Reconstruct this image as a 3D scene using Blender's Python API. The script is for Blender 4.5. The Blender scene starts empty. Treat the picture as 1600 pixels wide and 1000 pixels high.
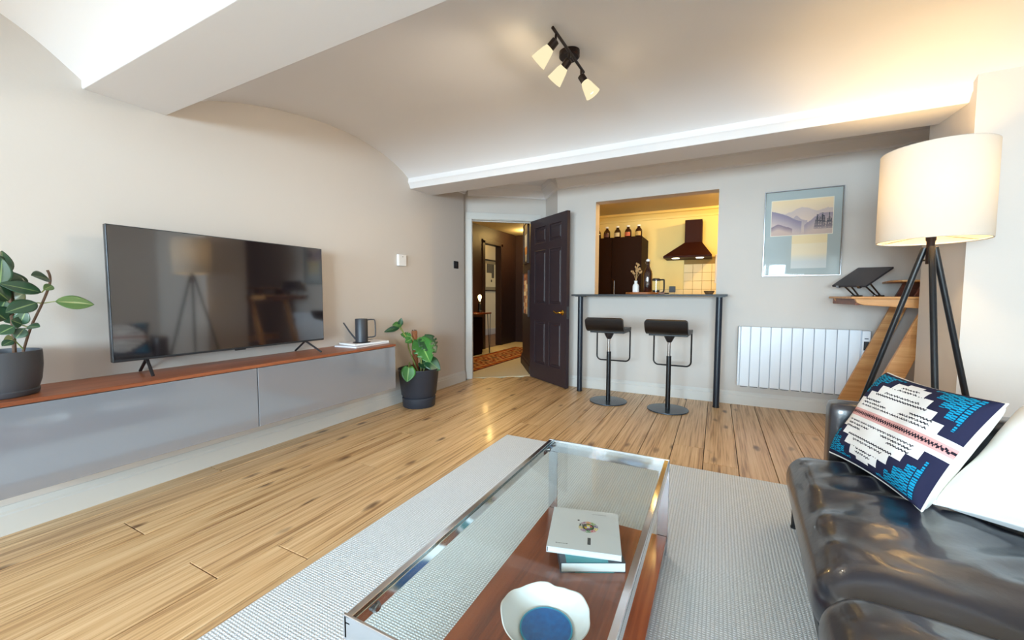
import bpy, bmesh, math, random
from mathutils import Vector, Matrix, noise
random.seed(7)
SC = bpy.context.scene
COL = SC.collection
PI = math.pi

# ------------------------------------------------------------------ camera, world, daylight, exposure
H = 1.05
F, YAW, PITCH, ROLL = 625.6, 0.472415, -0.060822, 0.001966
cy_, sy_, cp_, sp_ = math.cos(YAW), math.sin(YAW), math.cos(PITCH), math.sin(PITCH)
FW = Vector((-sy_*cp_, cy_*cp_, sp_)); RT = Vector((cy_, sy_, 0)); UP = RT.cross(FW)
cr_, sr_ = math.cos(ROLL), math.sin(ROLL)
RT, UP = cr_*RT + sr_*UP, -sr_*RT + cr_*UP
cam = bpy.data.objects.new('camera', bpy.data.cameras.new('camera'))
COL.objects.link(cam)
M = Matrix.Identity(4)
for i in range(3):
    M[i][0], M[i][1], M[i][2] = RT[i], UP[i], -FW[i]
M[2][3] = H
cam.matrix_world = M
cam.data.sensor_width = 36
cam.data.lens = F/1600*36
cam.data.clip_start = 0.02
SC.camera = cam

world = bpy.data.worlds.new('world'); SC.world = world
world.use_nodes = True
bgn = world.node_tree.nodes['Background']
bgn.inputs[0].default_value = (0.80, 0.89, 1.0, 1)
bgn.inputs[1].default_value = 0.6

def area(name, loc, rot, sx, sy, power, col):
    l = bpy.data.lights.new(name, 'AREA'); l.shape = 'RECTANGLE'; l.size = sx; l.size_y = sy
    l.energy = power; l.color = col
    o = bpy.data.objects.new(name, l); COL.objects.link(o); o.location = loc; o.rotation_euler = rot
    return o
DAY = (0.67, 0.835, 1.0)
area('daylight_window_1', (-1.35, -4.72, 1.29), (PI/2-0.1, 0, 0), 2.0, 1.34, 540, DAY)
area('daylight_window_2', (1.25, -4.72, 1.29), (PI/2-0.1, 0, 0), 2.0, 1.34, 540, DAY)
area('daylight_added_side', (2.72, 0.6, 1.35), (PI/2, 0, PI/2), 2.2, 1.6, 4, DAY)  # added side light, comes through the added window in the right wall

SC.view_settings.view_transform = 'Standard'
SC.view_settings.look = 'None'
SC.view_settings.gamma = 1
SC.view_settings.use_curve_mapping = False
SC.view_settings.exposure = -0.04
SC.cycles.diffuse_bounces = 6
SC.cycles.max_bounces = 14
SC.cycles.transparent_max_bounces = 16
SC.cycles.caustics_reflective = False
SC.cycles.caustics_refractive = False
SC.cycles.sample_clamp_indirect = 6.0

# ------------------------------------------------------------------ helpers
def lin(c):
    return tuple(((v/255)/12.92 if v/255 <= 0.04045 else ((v/255+0.055)/1.055)**2.4) for v in c)
def ray(x, y): return FW + RT*((x-800)/F) - UP*((y-500)/F)
def at(x, y, ax, v):                      # point of the plane axis = v that the photograph shows at x, y
    d = ray(x, y); o = Vector((0, 0, H)); return o + d*((v-o[ax])/d[ax])
def atd(x, y, depth): return Vector((0, 0, H)) + ray(x, y)*depth

class MB:
    """collects geometry for ONE mesh object"""
    def __init__(s): s.v = []; s.f = []; s.m = []; s.mi = 0
    def add(s, vs, fs):
        n = len(s.v); s.v += [tuple(v) for v in vs]; s.f += [tuple(i+n for i in f) for f in fs]; s.m += [s.mi]*len(fs)
        return s
    def box(s, x0, x1, y0, y1, z0, z1):
        return s.add([(x0,y0,z0),(x1,y0,z0),(x1,y1,z0),(x0,y1,z0),(x0,y0,z1),(x1,y0,z1),(x1,y1,z1),(x0,y1,z1)],
              [(0,3,2,1),(4,5,6,7),(0,1,5,4),(1,2,6,5),(2,3,7,6),(3,0,4,7)])
    def prism(s, poly, z0, z1):
        n = len(poly)
        a = sum(poly[i][0]*poly[(i+1)%n][1]-poly[(i+1)%n][0]*poly[i][1] for i in range(n))
        if a < 0: poly = poly[::-1]
        return s.add([(x,y,z0) for x,y in poly]+[(x,y,z1) for x,y in poly],
            [tuple(range(n))[::-1], tuple(range(n,2*n))]+[(i,(i+1)%n,n+(i+1)%n,n+i) for i in range(n)])
    def loft(s, rings, closed=True, cap=True):
        n = len(rings[0]); vs = [p for r in rings for p in r]; fs = []
        for k in range(len(rings)-1):
            for i in range(n if closed else n-1):
                j = (i+1) % n
                fs.append((k*n+i, k*n+j, (k+1)*n+j, (k+1)*n+i))
        if cap and closed:
            fs.append(tuple(range(n))[::-1]); fs.append(tuple(range((len(rings)-1)*n, len(rings)*n)))
        return s.add(vs, fs)
    def lathe(s, prof, seg=32, c=(0,0,0), cap=True):
        rings = [[(c[0]+r*math.cos(2*PI*i/seg), c[1]+r*math.sin(2*PI*i/seg), c[2]+z) for i in range(seg)] for r, z in prof]
        return s.loft(rings, True, cap)
    def tube(s, pts, r, seg=10, cap=True):
        pts = [Vector(p) for p in pts]; rings = []
        rs = r if isinstance(r, (list, tuple)) else [r]*len(pts)
        prev = None
        for i, p in enumerate(pts):
            t = (pts[min(i+1, len(pts)-1)] - pts[max(i-1, 0)])
            if t.length < 1e-9: t = Vector((0,0,1))
            t.normalize()
            if prev is None:
                a = Vector((0,0,1)) if abs(t.z) < 0.9 else Vector((1,0,0))
                n = t.cross(a).normalized()
            else:
                n = (prev - t*prev.dot(t)).normalized()
            prev = n; b = t.cross(n)
            rings.append([p + (n*math.cos(2*PI*k/seg)+b*math.sin(2*PI*k/seg))*rs[i] for k in range(seg)])
        return s.loft(rings, True, cap)
    def bar(s, a, b, w, t, up=(0,0,1)):   # straight bar of rectangular section w x t
        a, b = Vector(a), Vector(b); d = (b-a).normalized(); u = Vector(up)
        x = d.cross(u).normalized(); y = x.cross(d)
        rings = [[p + x*sx*w/2 + y*sy*t/2 for sx, sy in ((-1,-1),(1,-1),(1,1),(-1,1))] for p in (a, b)]
        return s.loft(rings)
    def extrude(s, prof, a, b, nrm):      # profile (out, z) swept from a to b; out along nrm
        a, b, n = Vector(a), Vector(b), Vector(nrm)
        return s.loft([[p + n*o + Vector((0,0,z)) for o, z in prof] for p in (a, b)])
    def build(s, name, mat, parent=None, smooth=False, bev=0, seg=2, label=None):
        me = bpy.data.meshes.new(name); me.from_pydata(s.v, [], s.f)
        mats = mat if isinstance(mat, (list, tuple)) else [mat]
        for m in mats: me.materials.append(m)
        if len(mats) > 1: me.polygons.foreach_set('material_index', s.m)
        bm = bmesh.new(); bm.from_mesh(me)
        bmesh.ops.recalc_face_normals(bm, faces=bm.faces)
        if bev:
            es = [e for e in bm.edges if len(e.link_faces) == 2 and e.calc_face_angle(0) > 0.6]
            bmesh.ops.bevel(bm, geom=es, offset=bev, segments=seg, affect='EDGES', profile=0.5, clamp_overlap=True)
        bm.to_mesh(me); bm.free()
        if smooth or (bev and seg > 1):
            me.polygons.foreach_set('use_smooth', [True]*len(me.polygons))
            me.set_sharp_from_angle(angle=math.radians(40 if not bev else 50))
        me.update()
        o = bpy.data.objects.new(name, me); COL.objects.link(o)
        if bev and seg > 1:
            wn = o.modifiers.new('weighted', 'WEIGHTED_NORMAL'); wn.keep_sharp = True
        if parent: o.parent = parent
        if label: o['label'] = label
        return o

def tag(o, label, cat, group=None, kind=None):
    o['label'] = label; o['category'] = cat
    if group: o['group'] = group
    if kind: o['kind'] = kind
    return o
def thing(name, label, cat, loc=(0,0,0), rz=0, group=None):
    o = bpy.data.objects.new(name, None); COL.objects.link(o); o.empty_display_size = 0.05
    o.location = loc; o.rotation_euler = (0, 0, rz)
    return tag(o, label, cat, group)
def struct(o): o['kind'] = 'structure'; return o
def copy_tree(o, parent=None):
    c = o.copy(); COL.objects.link(c); c.parent = parent
    for ch in list(o.children): copy_tree(ch, c)
    return c
def catmull(P, n=6):
    P = [Vector(p) for p in P]; out = []
    for i in range(len(P)-1):
        p0, p1, p2, p3 = P[max(i-1,0)], P[i], P[i+1], P[min(i+2,len(P)-1)]
        for k in range(n):
            t = k/n
            out.append(0.5*((2*p1)+(p2-p0)*t+(2*p0-5*p1+4*p2-p3)*t*t+(3*p1-p0-3*p2+p3)*t**3))
    out.append(P[-1]); return out

# ------------------------------------------------------------------ materials
def mat(name, col, rough=0.5, metal=0.0, bump=0, bscale=50, var=0, vscale=3, spec=0.5, emit=None, es=0, coat=0, stretch=(1,1,1), srgb=True, sheen=0, cior=1.5):
    m = bpy.data.materials.new(name); m.use_nodes = True
    nt = m.node_tree; N = nt.nodes; L = nt.links; b = N['Principled BSDF']
    c = lin(col) if srgb else col
    b.inputs['Base Color'].default_value = (*c, 1)
    b.inputs['Roughness'].default_value = rough; b.inputs['Metallic'].default_value = metal
    b.inputs['Specular IOR Level'].default_value = spec
    b.inputs['Coat Weight'].default_value = coat; b.inputs['Coat Roughness'].default_value = 0.05; b.inputs['Coat IOR'].default_value = cior
    b.inputs['Sheen Weight'].default_value = sheen
    if emit: b.inputs['Emission Color'].default_value = (*emit, 1); b.inputs['Emission Strength'].default_value = es
    if bump or var:
        tc = N.new('ShaderNodeTexCoord'); mp = N.new('ShaderNodeMapping'); mp.inputs['Scale'].default_value = stretch
        L.new(tc.outputs['Object'], mp.inputs[0])
    if bump:
        n = N.new('ShaderNodeTexNoise'); n.inputs['Scale'].default_value = bscale; n.inputs['Detail'].default_value = 4
        L.new(mp.outputs[0], n.inputs['Vector'])
        bp = N.new('ShaderNodeBump'); bp.inputs['Strength'].default_value = bump; bp.inputs['Distance'].default_value = 0.01
        L.new(n.outputs['Fac'], bp.inputs['Height']); L.new(bp.outputs[0], b.inputs['Normal'])
    if var:
        n2 = N.new('ShaderNodeTexNoise'); n2.inputs['Scale'].default_value = vscale; n2.inputs['Detail'].default_value = 5
        L.new(mp.outputs[0], n2.inputs['Vector'])
        mx = N.new('ShaderNodeMix'); mx.data_type = 'RGBA'
        mx.inputs['A'].default_value = (*[v*(1-var) for v in c], 1); mx.inputs['B'].default_value = (*[min(1, v*(1+var)) for v in c], 1)
        L.new(n2.outputs['Fac'], mx.inputs['Factor']); L.new(mx.outputs['Result'], b.inputs['Base Color'])
    return m

def wood(name, dark, mid, light, axis, rough=0.4, scale=1.0, knots=False, coat=0, use_random=True, plain=False):
    """grain running along an axis (0 x, 1 y, 2 z)"""
    m = bpy.data.materials.new(name); m.use_nodes = True
    nt = m.node_tree; N = nt.nodes; L = nt.links; b = N['Principled BSDF']
    tc = N.new('ShaderNodeNewGeometry'); oi = N.new('ShaderNodeObjectInfo')
    off = N.new('ShaderNodeVectorMath'); off.operation = 'SCALE'; off.inputs[0].default_value = (13.7, 29.3, 17.1)
    L.new(oi.outputs['Random'], off.inputs['Scale'])
    ad = N.new('ShaderNodeVectorMath'); ad.operation = 'ADD'
    L.new(tc.outputs['Position'], ad.inputs[0]); L.new(off.outputs[0], ad.inputs[1])
    src = ad if use_random else tc
    so = src.outputs[0]
    def mapping(st):
        mp = N.new('ShaderNodeMapping'); v = [st[1]*scale]*3; v[axis] = st[0]*scale
        mp.inputs['Scale'].default_value = v; L.new(so, mp.inputs[0]); return mp
    mp = mapping((0.7, 26) if plain else (0.9, 14)); n1 = N.new('ShaderNodeTexNoise'); n1.inputs['Scale'].default_value = 1; n1.inputs['Detail'].default_value = 6; n1.inputs['Roughness'].default_value = 0.6; n1.inputs['Distortion'].default_value = 0.6
    L.new(mp.outputs[0], n1.inputs['Vector'])
    mp2 = mapping((2.5, 110)); n2 = N.new('ShaderNodeTexNoise'); n2.inputs['Scale'].default_value = 1; n2.inputs['Detail'].default_value = 3
    L.new(mp2.outputs[0], n2.inputs['Vector'])
    mul = N.new('ShaderNodeMath'); mul.operation = 'MULTIPLY_ADD'; mul.inputs[1].default_value = 0.75 if plain else 0.45
    L.new(n2.outputs['Fac'], mul.inputs[0]); 
    sb = N.new('ShaderNodeMath'); sb.operation = 'SUBTRACT'; sb.inputs[1].default_value = 0.375 if plain else 0.22; hf = N.new('ShaderNodeMath'); hf.operation = 'MULTIPLY_ADD'; hf.inputs[1].default_value = 0.85 if plain else 1.0; hf.inputs[2].default_value = 0.075 if plain else 0.0; L.new(n1.outputs['Fac'], hf.inputs[0]); L.new(hf.outputs[0], sb.inputs[0]); L.new(sb.outputs[0], mul.inputs[2])
    rp = N.new('ShaderNodeValToRGB'); e = rp.color_ramp.elements
    e[0].position = 0.3 if plain else 0.28; e[0].color = (*lin(dark), 1); e[1].position = 0.72; e[1].color = (*lin(light), 1)
    em = e.new(0.47 if plain else 0.46); em.color = (*lin(mid), 1)
    L.new(mul.outputs[0], rp.inputs[0]); colout = rp.outputs[0]
    if use_random:
        mr = N.new('ShaderNodeMapRange'); mr.inputs['To Min'].default_value = 0.95; mr.inputs['To Max'].default_value = 1.05
        L.new(oi.outputs['Random'], mr.inputs['Value'])
        vm = N.new('ShaderNodeVectorMath'); vm.operation = 'SCALE'; L.new(colout, vm.inputs[0]); L.new(mr.outputs[0], vm.inputs['Scale']); colout = vm.outputs[0]
    if knots:
        mp3 = mapping((3.4, 9.0)); vo = N.new('ShaderNodeTexVoronoi'); vo.inputs['Scale'].default_value = 1; vo.inputs['Randomness'].default_value = 1
        nd = N.new('ShaderNodeTexNoise'); nd.inputs['Scale'].default_value = 3.0
        L.new(mp3.outputs[0], nd.inputs['Vector'])
        av = N.new('ShaderNodeVectorMath'); av.operation = 'MULTIPLY_ADD'; av.inputs[1].default_value = (0.22,)*3
        L.new(nd.outputs['Color'], av.inputs[0]); L.new(mp3.outputs[0], av.inputs[2]); L.new(av.outputs[0], vo.inputs['Vector'])
        kr = N.new('ShaderNodeValToRGB'); ke = kr.color_ramp.elements
        ke[0].position = 0.07; ke[0].color = (1,1,1,1); ke[1].position = 0.24; ke[1].color = (0,0,0,1)
        L.new(vo.outputs['Distance'], kr.inputs[0])
        # only some cells hold a knot
        gt = N.new('ShaderNodeMath'); gt.operation = 'GREATER_THAN'; gt.inputs[1].default_value = 0.5
        sx = N.new('ShaderNodeSeparateColor'); L.new(vo.outputs['Color'], sx.inputs[0]); L.new(sx.outputs[0], gt.inputs[0])
        kk = N.new('ShaderNodeMath'); kk.operation = 'MULTIPLY'; L.new(kr.outputs[0], kk.inputs[0]); L.new(gt.outputs[0], kk.inputs[1])
        mx = N.new('ShaderNodeMix'); mx.data_type = 'RGBA'; mx.inputs['B'].default_value = (*lin((92,58,30)), 1)
        k8 = N.new('ShaderNodeMath'); k8.operation = 'MULTIPLY'; k8.inputs[1].default_value = 0.9; L.new(kk.outputs[0], k8.inputs[0])
        L.new(colout, mx.inputs['A']); L.new(k8.outputs[0], mx.inputs['Factor']); colout = mx.outputs['Result']
    L.new(colout, b.inputs['Base Color'])
    b.inputs['Roughness'].default_value = rough; b.inputs['Coat Weight'].default_value = coat; b.inputs['Coat Roughness'].default_value = 0.12
    bp = N.new('ShaderNodeBump'); bp.inputs['Strength'].default_value = 0.12; bp.inputs['Distance'].default_value = 0.004
    L.new(n2.outputs['Fac'], bp.inputs['Height']); L.new(bp.outputs[0], b.inputs['Normal'])
    return m

def glassy(name, tint=(0.93,0.97,0.96), gloss=1.45, rough=0.02):
    m = bpy.data.materials.new(name); m.use_nodes = True
    nt = m.node_tree; N = nt.nodes; L = nt.links; N.remove(N['Principled BSDF'])
    t = N.new('ShaderNodeBsdfTransparent'); t.inputs[0].default_value = (*tint, 1)
    g = N.new('ShaderNodeBsdfGlossy'); g.inputs['Roughness'].default_value = rough
    lw = N.new('ShaderNodeLayerWeight'); lw.inputs['Blend'].default_value = 0.5
    pw = N.new('ShaderNodeMath'); pw.operation = 'POWER'; pw.inputs[1].default_value = 5.0; L.new(lw.outputs['Facing'], pw.inputs[0])
    fr = N.new('ShaderNodeMath'); fr.operation = 'MULTIPLY_ADD'; fr.inputs[1].default_value = 0.9; fr.inputs[2].default_value = ((gloss-1)/(gloss+1))**2; L.new(pw.outputs[0], fr.inputs[0])
    mx = N.new('ShaderNodeMixShader'); L.new(fr.outputs[0], mx.inputs[0]); L.new(t.outputs[0], mx.inputs[1]); L.new(g.outputs[0], mx.inputs[2])
    L.new(mx.outputs[0], N['Material Output'].inputs[0]); return m

def fabric_shade(name, col, trans=0.5):
    m = bpy.data.materials.new(name); m.use_nodes = True
    nt = m.node_tree; N = nt.nodes; L = nt.links; N.remove(N['Principled BSDF'])
    d = N.new('ShaderNodeBsdfDiffuse'); d.inputs[0].default_value = (*lin(col), 1)
    t = N.new('ShaderNodeBsdfTranslucent'); t.inputs[0].default_value = (*lin(col), 1)
    mx = N.new('ShaderNodeMixShader'); mx.inputs[0].default_value = trans
    L.new(d.outputs[0], mx.inputs[1]); L.new(t.outputs[0], mx.inputs[2]); L.new(mx.outputs[0], N['Material Output'].inputs[0]); return m

def emitter(name, col, s):
    m = bpy.data.materials.new(name); m.use_nodes = True
    nt = m.node_tree; N = nt.nodes; N.remove(N['Principled BSDF'])
    e = N.new('ShaderNodeEmission'); e.inputs[0].default_value = (*col, 1); e.inputs[1].default_value = s
    nt.links.new(e.outputs[0], N['Material Output'].inputs[0]); return m

def print_mat(name, rough=0.6, spec=0.4):
    m = bpy.data.materials.new(name); m.use_nodes = True
    N = m.node_tree.nodes; a = N.new('ShaderNodeAttribute'); a.attribute_name = 'print'
    b = N['Principled BSDF']; b.inputs['Roughness'].default_value = rough; b.inputs['Specular IOR Level'].default_value = spec
    m.node_tree.links.new(a.outputs['Color'], b.inputs['Base Color']); return m

def color_faces(o, cols):                 # one flat printed colour for each face
    me = o.data; at_ = me.color_attributes.new('print', 'FLOAT_COLOR', 'CORNER')
    buf = [1.0]*(4*len(me.loops))
    for p in me.polygons:
        c = cols[p.index]
        for li in p.loop_indices: buf[4*li:4*li+3] = c
    at_.data.foreach_set('color', buf)

def print_sheet(name, corner, du, dv, nx, ny, fn, m, parent=None, label=None):
    """a flat printed sheet: corner + u*du + v*dv, colour fn(u, v) in sRGB"""
    c, du, dv = Vector(corner), Vector(du), Vector(dv)
    vs = [c + du*(i/nx) + dv*(j/ny) for j in range(ny+1) for i in range(nx+1)]
    fs = [(j*(nx+1)+i, j*(nx+1)+i+1, (j+1)*(nx+1)+i+1, (j+1)*(nx+1)+i) for j in range(ny) for i in range(nx)]
    me = bpy.data.meshes.new(name); me.from_pydata([tuple(v) for v in vs], [], fs); me.materials.append(m)
    o = bpy.data.objects.new(name, me); COL.objects.link(o)
    color_faces(o, [lin(fn((i+.5)/nx, (j+.5)/ny)) for j in range(ny) for i in range(nx)])
    if parent: o.parent = parent
    if label: o['label'] = label
    return o

WALL = mat('wall_paint', (206, 198, 191), 0.75, bump=0.04, bscale=60, spec=0.25)
CEIL = mat('ceiling_paint', (225, 223, 225), 0.8, bump=0.03, bscale=40, spec=0.2)
TRIM = mat('trim_paint', (208, 205, 200), 0.45, bump=0.03, bscale=30, stretch=(1,1,12))
KWALL = mat('kitchen_paint', (238, 214, 140), 0.7)
HDARK = mat('hall_dark_paint', (46, 29, 27), 0.5, spec=0.4)
HCREAM = mat('hall_cream_paint', (232, 218, 180), 0.7)
PLANK = wood('oak_plank', (150, 110, 68), (206, 166, 118), (228, 196, 152), 1, 0.40, knots=True, coat=0.15, plain=True)
SUB = mat('floor_joint', (50, 34, 20), 0.8)
CARPET = mat('hall_carpet', (222, 208, 176), 0.95, bump=0.5, bscale=300, var=0.08, vscale=40)
CHERRY = wood('cherry_wood', (92, 40, 20), (132, 62, 32), (160, 84, 46), 1, 0.22, 0.8, coat=0.4, use_random=False)
WALNUT = wood('walnut_top', (110, 58, 34), (140, 78, 48), (164, 98, 64), 1, 0.35, 1.0, use_random=False)
OAKX = wood('desk_oak', (170, 112, 60), (198, 140, 82), (216, 164, 106), 0, 0.45, 1.0, use_random=False)
OAKD = wood('desk_dark_and_shaded_wood', (84, 40, 24), (112, 56, 34), (132, 72, 44), 0, 0.45, use_random=False)
BOARDW = wood('board_wood', (120, 62, 24), (156, 88, 40), (180, 108, 54), 0, 0.5, use_random=False)
LACQ = mat('grey_lacquer', (132, 136, 145), 0.10, coat=1.0, spec=0.8, cior=1.75)
CARC = mat('grey_carcass', (140, 138, 138), 0.4)
BLKM = mat('black_metal', (14, 15, 20), 0.35, spec=0.5)
BLKP = mat('black_plastic', (30, 28, 32), 0.4)
NAVYM = mat('dark_blue_steel', (24, 32, 44), 0.38, spec=0.5)
SCREEN = mat('tv_screen', (28, 22, 26), 0.08, spec=1.0, coat=1.0, cior=2.1)
CHROME = mat('chrome', (222, 224, 228), 0.1, metal=1.0)
STEEL = mat('steel', (170, 172, 176), 0.25, metal=1.0)
BRASS = mat('brass', (226, 178, 70), 0.2, metal=1.0)
LEATHER = mat('black_leather', (32, 34, 44), 0.30, bump=0.08, bscale=45, spec=1.0, coat=0.35, cior=1.7, var=0.15, vscale=6)
STOOLL = mat('stool_leather', (13, 9, 11), 0.42, bump=0.1, bscale=200)
DOORP = mat('aubergine_door_paint', (54, 42, 46), 0.38, spec=0.45)
RADW = mat('radiator_white', (226, 231, 238), 0.35)
WHITEP = mat('white_plastic', (236, 236, 238), 0.35)
PAPER = mat('page_edges', (240, 242, 240), 0.7, bump=0.2, bscale=400, stretch=(0.1,0.1,4))
POTG = mat('dark_grey_pot', (70, 72, 78), 0.5)
POTB = mat('charcoal_pot', (42, 46, 56), 0.5)
SOIL = mat('soil', (46, 34, 26), 0.95, bump=1.0, bscale=120)
STEMG = mat('stem_green', (128, 140, 72), 0.5)
STEMB = mat('stem_brown', (92, 66, 48), 0.7, bump=0.4, bscale=90)
MOSS = mat('moss_pole_fibre', (150, 92, 58), 0.95, bump=1.0, bscale=160, var=0.3, vscale=60)
def leafmat(name, c1, c2):
    m = mat(name, c1, 0.28, var=0, spec=0.55)
    nt = m.node_tree; N = nt.nodes; L = nt.links; b = N['Principled BSDF']
    uv = N.new('ShaderNodeUVMap'); 
    sep = N.new('ShaderNodeSeparateXYZ'); L.new(uv.outputs[0], sep.inputs[0])
    a = N.new('ShaderNodeMath'); a.operation = 'SUBTRACT'; a.inputs[1].default_value = 0.5; L.new(sep.outputs[0], a.inputs[0])
    ab = N.new('ShaderNodeMath'); ab.operation = 'ABSOLUTE'; L.new(a.outputs[0], ab.inputs[0])
    rp = N.new('ShaderNodeValToRGB'); e = rp.color_ramp.elements
    e[0].position = 0.012; e[0].color = (*lin(c2), 1); e[1].position = 0.05; e[1].color = (*lin(c1), 1)
    L.new(ab.outputs[0], rp.inputs[0]); L.new(rp.outputs[0], b.inputs['Base Color'])
    return m
LEAF1 = leafmat('rubber_leaf', (46, 74, 52), (120, 140, 90))
LEAF2 = leafmat('rubber_leaf_pale', (98, 132, 78), (160, 176, 120))
LEAF3 = leafmat('rubber_leaf_olive', (84, 82, 46), (120, 116, 76))
LEAFM = leafmat('monstera_leaf', (56, 116, 48), (140, 180, 100))
LEAFD = leafmat('monstera_leaf_dark', (36, 76, 44), (100, 130, 80))
GLASS = glassy('clear_glass')
PGLASS = glassy('picture_glass', (1,1,1), 1.25, 0.03)
BOTTLEG = mat('amber_bottle_glass', (44, 16, 10), 0.08, coat=0.6, spec=0.8)
CERAM = mat('white_ceramic', (242, 242, 242), 0.3, coat=0.3)
SHADE = fabric_shade('lamp_shade_linen', (206, 198, 188), 0.075)
FROST = emitter('frosted_lit_glass', (1.0, 0.88, 0.55), 1.05)
BULB = emitter('lit_bulb', (1.0, 0.70, 0.30), 5.0)
HOODL = emitter('hood_spot', (1.0, 0.9, 0.66), 6.0)
DRY = mat('dried_flower', (196, 160, 110), 0.9)
PRT = print_mat('printed_paper')
PRTF = print_mat('printed_fabric', 0.9, 0.1)
LINEN = mat('cream_linen', (236, 230, 218), 0.9, bump=0.3, bscale=400, sheen=0.2)
WHITEC = mat('white_linen', (246, 245, 242), 0.9, bump=0.15, bscale=14, sheen=0.2)
ALU = mat('laptop_aluminium', (84, 80, 84), 0.4, metal=0.6)
BRONZE = mat('dark_bronze', (44, 30, 26), 0.4, metal=0.4)
CUPB = mat('brown_black_cabinet', (36, 19, 9), 0.6, spec=0.05)
TILE = mat('cream_tile', (226, 208, 158), 0.45, spec=0.3)
GROUT = mat('tile_grout', (140, 118, 70), 0.9)

def rug_mat():
    m = bpy.data.materials.new('woven_wool'); m.use_nodes = True
    nt = m.node_tree; N = nt.nodes; L = nt.links; b = N['Principled BSDF']
    g = N.new('ShaderNodeNewGeometry')
    mp = N.new('ShaderNodeMapping'); L.new(g.outputs['Position'], mp.inputs[0]); mp.inputs['Scale'].default_value = (1, 1, 1)
    w1 = N.new('ShaderNodeTexWave'); w1.bands_direction = 'X'; w1.inputs['Scale'].default_value = 26; w1.inputs['Distortion'].default_value = 1.0; w1.inputs['Detail'].default_value = 1; w1.inputs['Detail Scale'].default_value = 8
    w2 = N.new('ShaderNodeTexWave'); w2.bands_direction = 'Y'; w2.inputs['Scale'].default_value = 34; w2.inputs['Distortion'].default_value = 1.6; w2.inputs['Detail'].default_value = 1; w2.inputs['Detail Scale'].default_value = 10
    for w in (w1, w2): L.new(mp.outputs[0], w.inputs['Vector'])
    mu = N.new('ShaderNodeMath'); mu.operation = 'MULTIPLY'; L.new(w1.outputs['Fac'], mu.inputs[0]); L.new(w2.outputs['Fac'], mu.inputs[1])
    rp = N.new('ShaderNodeValToRGB'); e = rp.color_ramp.elements
    e[0].position = 0.0; e[0].color = (*lin((196, 202, 208)), 1); e[1].position = 0.35; e[1].color = (*lin((236, 242, 248)), 1)
    L.new(mu.outputs[0], rp.inputs[0]); L.new(rp.outputs[0], b.inputs['Base Color'])
    b.inputs['Roughness'].default_value = 0.95; b.inputs['Specular IOR Level'].default_value = 0.1
    bp = N.new('ShaderNodeBump'); bp.inputs['Strength'].default_value = 0.6; bp.inputs['Distance'].default_value = 0.006
    L.new(mu.outputs[0], bp.inputs['Height']); L.new(bp.outputs[0], b.inputs['Normal']); return m
RUG = rug_mat()

# ------------------------------------------------------------------ the room shell
XW, YB, YB2 = -2.752, 4.427, 4.58
DA = Vector((-2.727, 4.243, 0)); DD = Vector((0.7893, 0.6142, 0)); DN = Vector((-0.6142, 0.7893, 0))
def dw(s, t, z=0): return DA + DD*s + DN*t + Vector((0, 0, z))

# floor: sub-floor with a plank for each board
fl = struct(MB().prism([(-2.95,-4.75),(2.75,-4.75),(2.75,4.6),(-1.6,4.6),(-1.95,4.9),(-2.95,4.15)], -0.06, -0.012).build('floor', SUB))
bw, x0 = 0.1965, 0.148
k = -15
forced = {-13: [-2.1, 0.778, 3.5], -10: [-2.0, 0.772, 3.75], -15: [-1.7, 1.292], -12: [-1.3, 2.3], -14: [-1.1, 2.75], -11: [-1.5, 1.75]}
while x0 + k*bw < 2.6:
    xa, xb = max(XW, x0+k*bw), min(2.62, x0+(k+1)*bw)
    if xb - xa > 0.02:
        xm = (xa+xb)/2
        ymax = 4.44 if xm > -1.65 else 4.243 + (xm+2.727)*0.7782 + 0.02
        cuts = forced.get(k)
        if cuts is None:
            cuts = []; y = -4.6 + random.uniform(0.8, 3.2)
            while y < ymax - 0.5: cuts.append(y); y += random.uniform(2.4, 3.6)
        ys = [-4.6] + cuts + [ymax]
        for a, b in zip(ys[:-1], ys[1:]):
            MB().box(xa+0.0022, xb-0.0022, a+0.0022, b-0.0022, -0.02, random.uniform(-0.0006, 0.0)).build('plank', PLANK, fl, bev=0.001, seg=1)
    k += 1

struct(MB().box(-2.95, XW, -4.75, 4.10, -0.06, 2.7).build('wall_left', WALL))
w = MB()
w.box(-1.222, -0.0105, YB, YB2, -0.06, 1.044)
w.box(-1.222, -0.0105, YB, YB2, 2.085, 2.7)
w.prism([(-1.668, YB), (-1.222, YB), (-1.222, YB2), (-1.56, YB2)], -0.06, 2.7)
w.box(-0.0105, 2.75, YB, YB2, -0.06, 2.7)
struct(w.build('wall_back', WALL))
w = MB()
P2 = lambda s, t: tuple(dw(s, t))[:2]
w.prism([P2(-0.22,-0.0), P2(-0.012,-0.0), P2(-0.012,0.12), P2(-0.22,0.12)], -0.06, 2.7)
w.prism([P2(0.80,0), P2(0.944,0), P2(0.944,0.12), P2(0.80,0.12)], -0.06, 2.7)
w.prism([P2(-0.012,0), P2(0.80,0), P2(0.80,0.12), P2(-0.012,0.12)], 2.0, 2.7)
struct(w.build('wall_entry', WALL))
struct(MB().prism([P2(0.944,-0.503), P2(1.06,-0.503), P2(1.06,0.12), P2(0.944,0.12)], -0.06, 2.7).build('wall_return', WALL))
struct(MB().box(1.2, 2.75, 3.085, 3.615, -0.06, 2.7).build('wall_pier', WALL))

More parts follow.
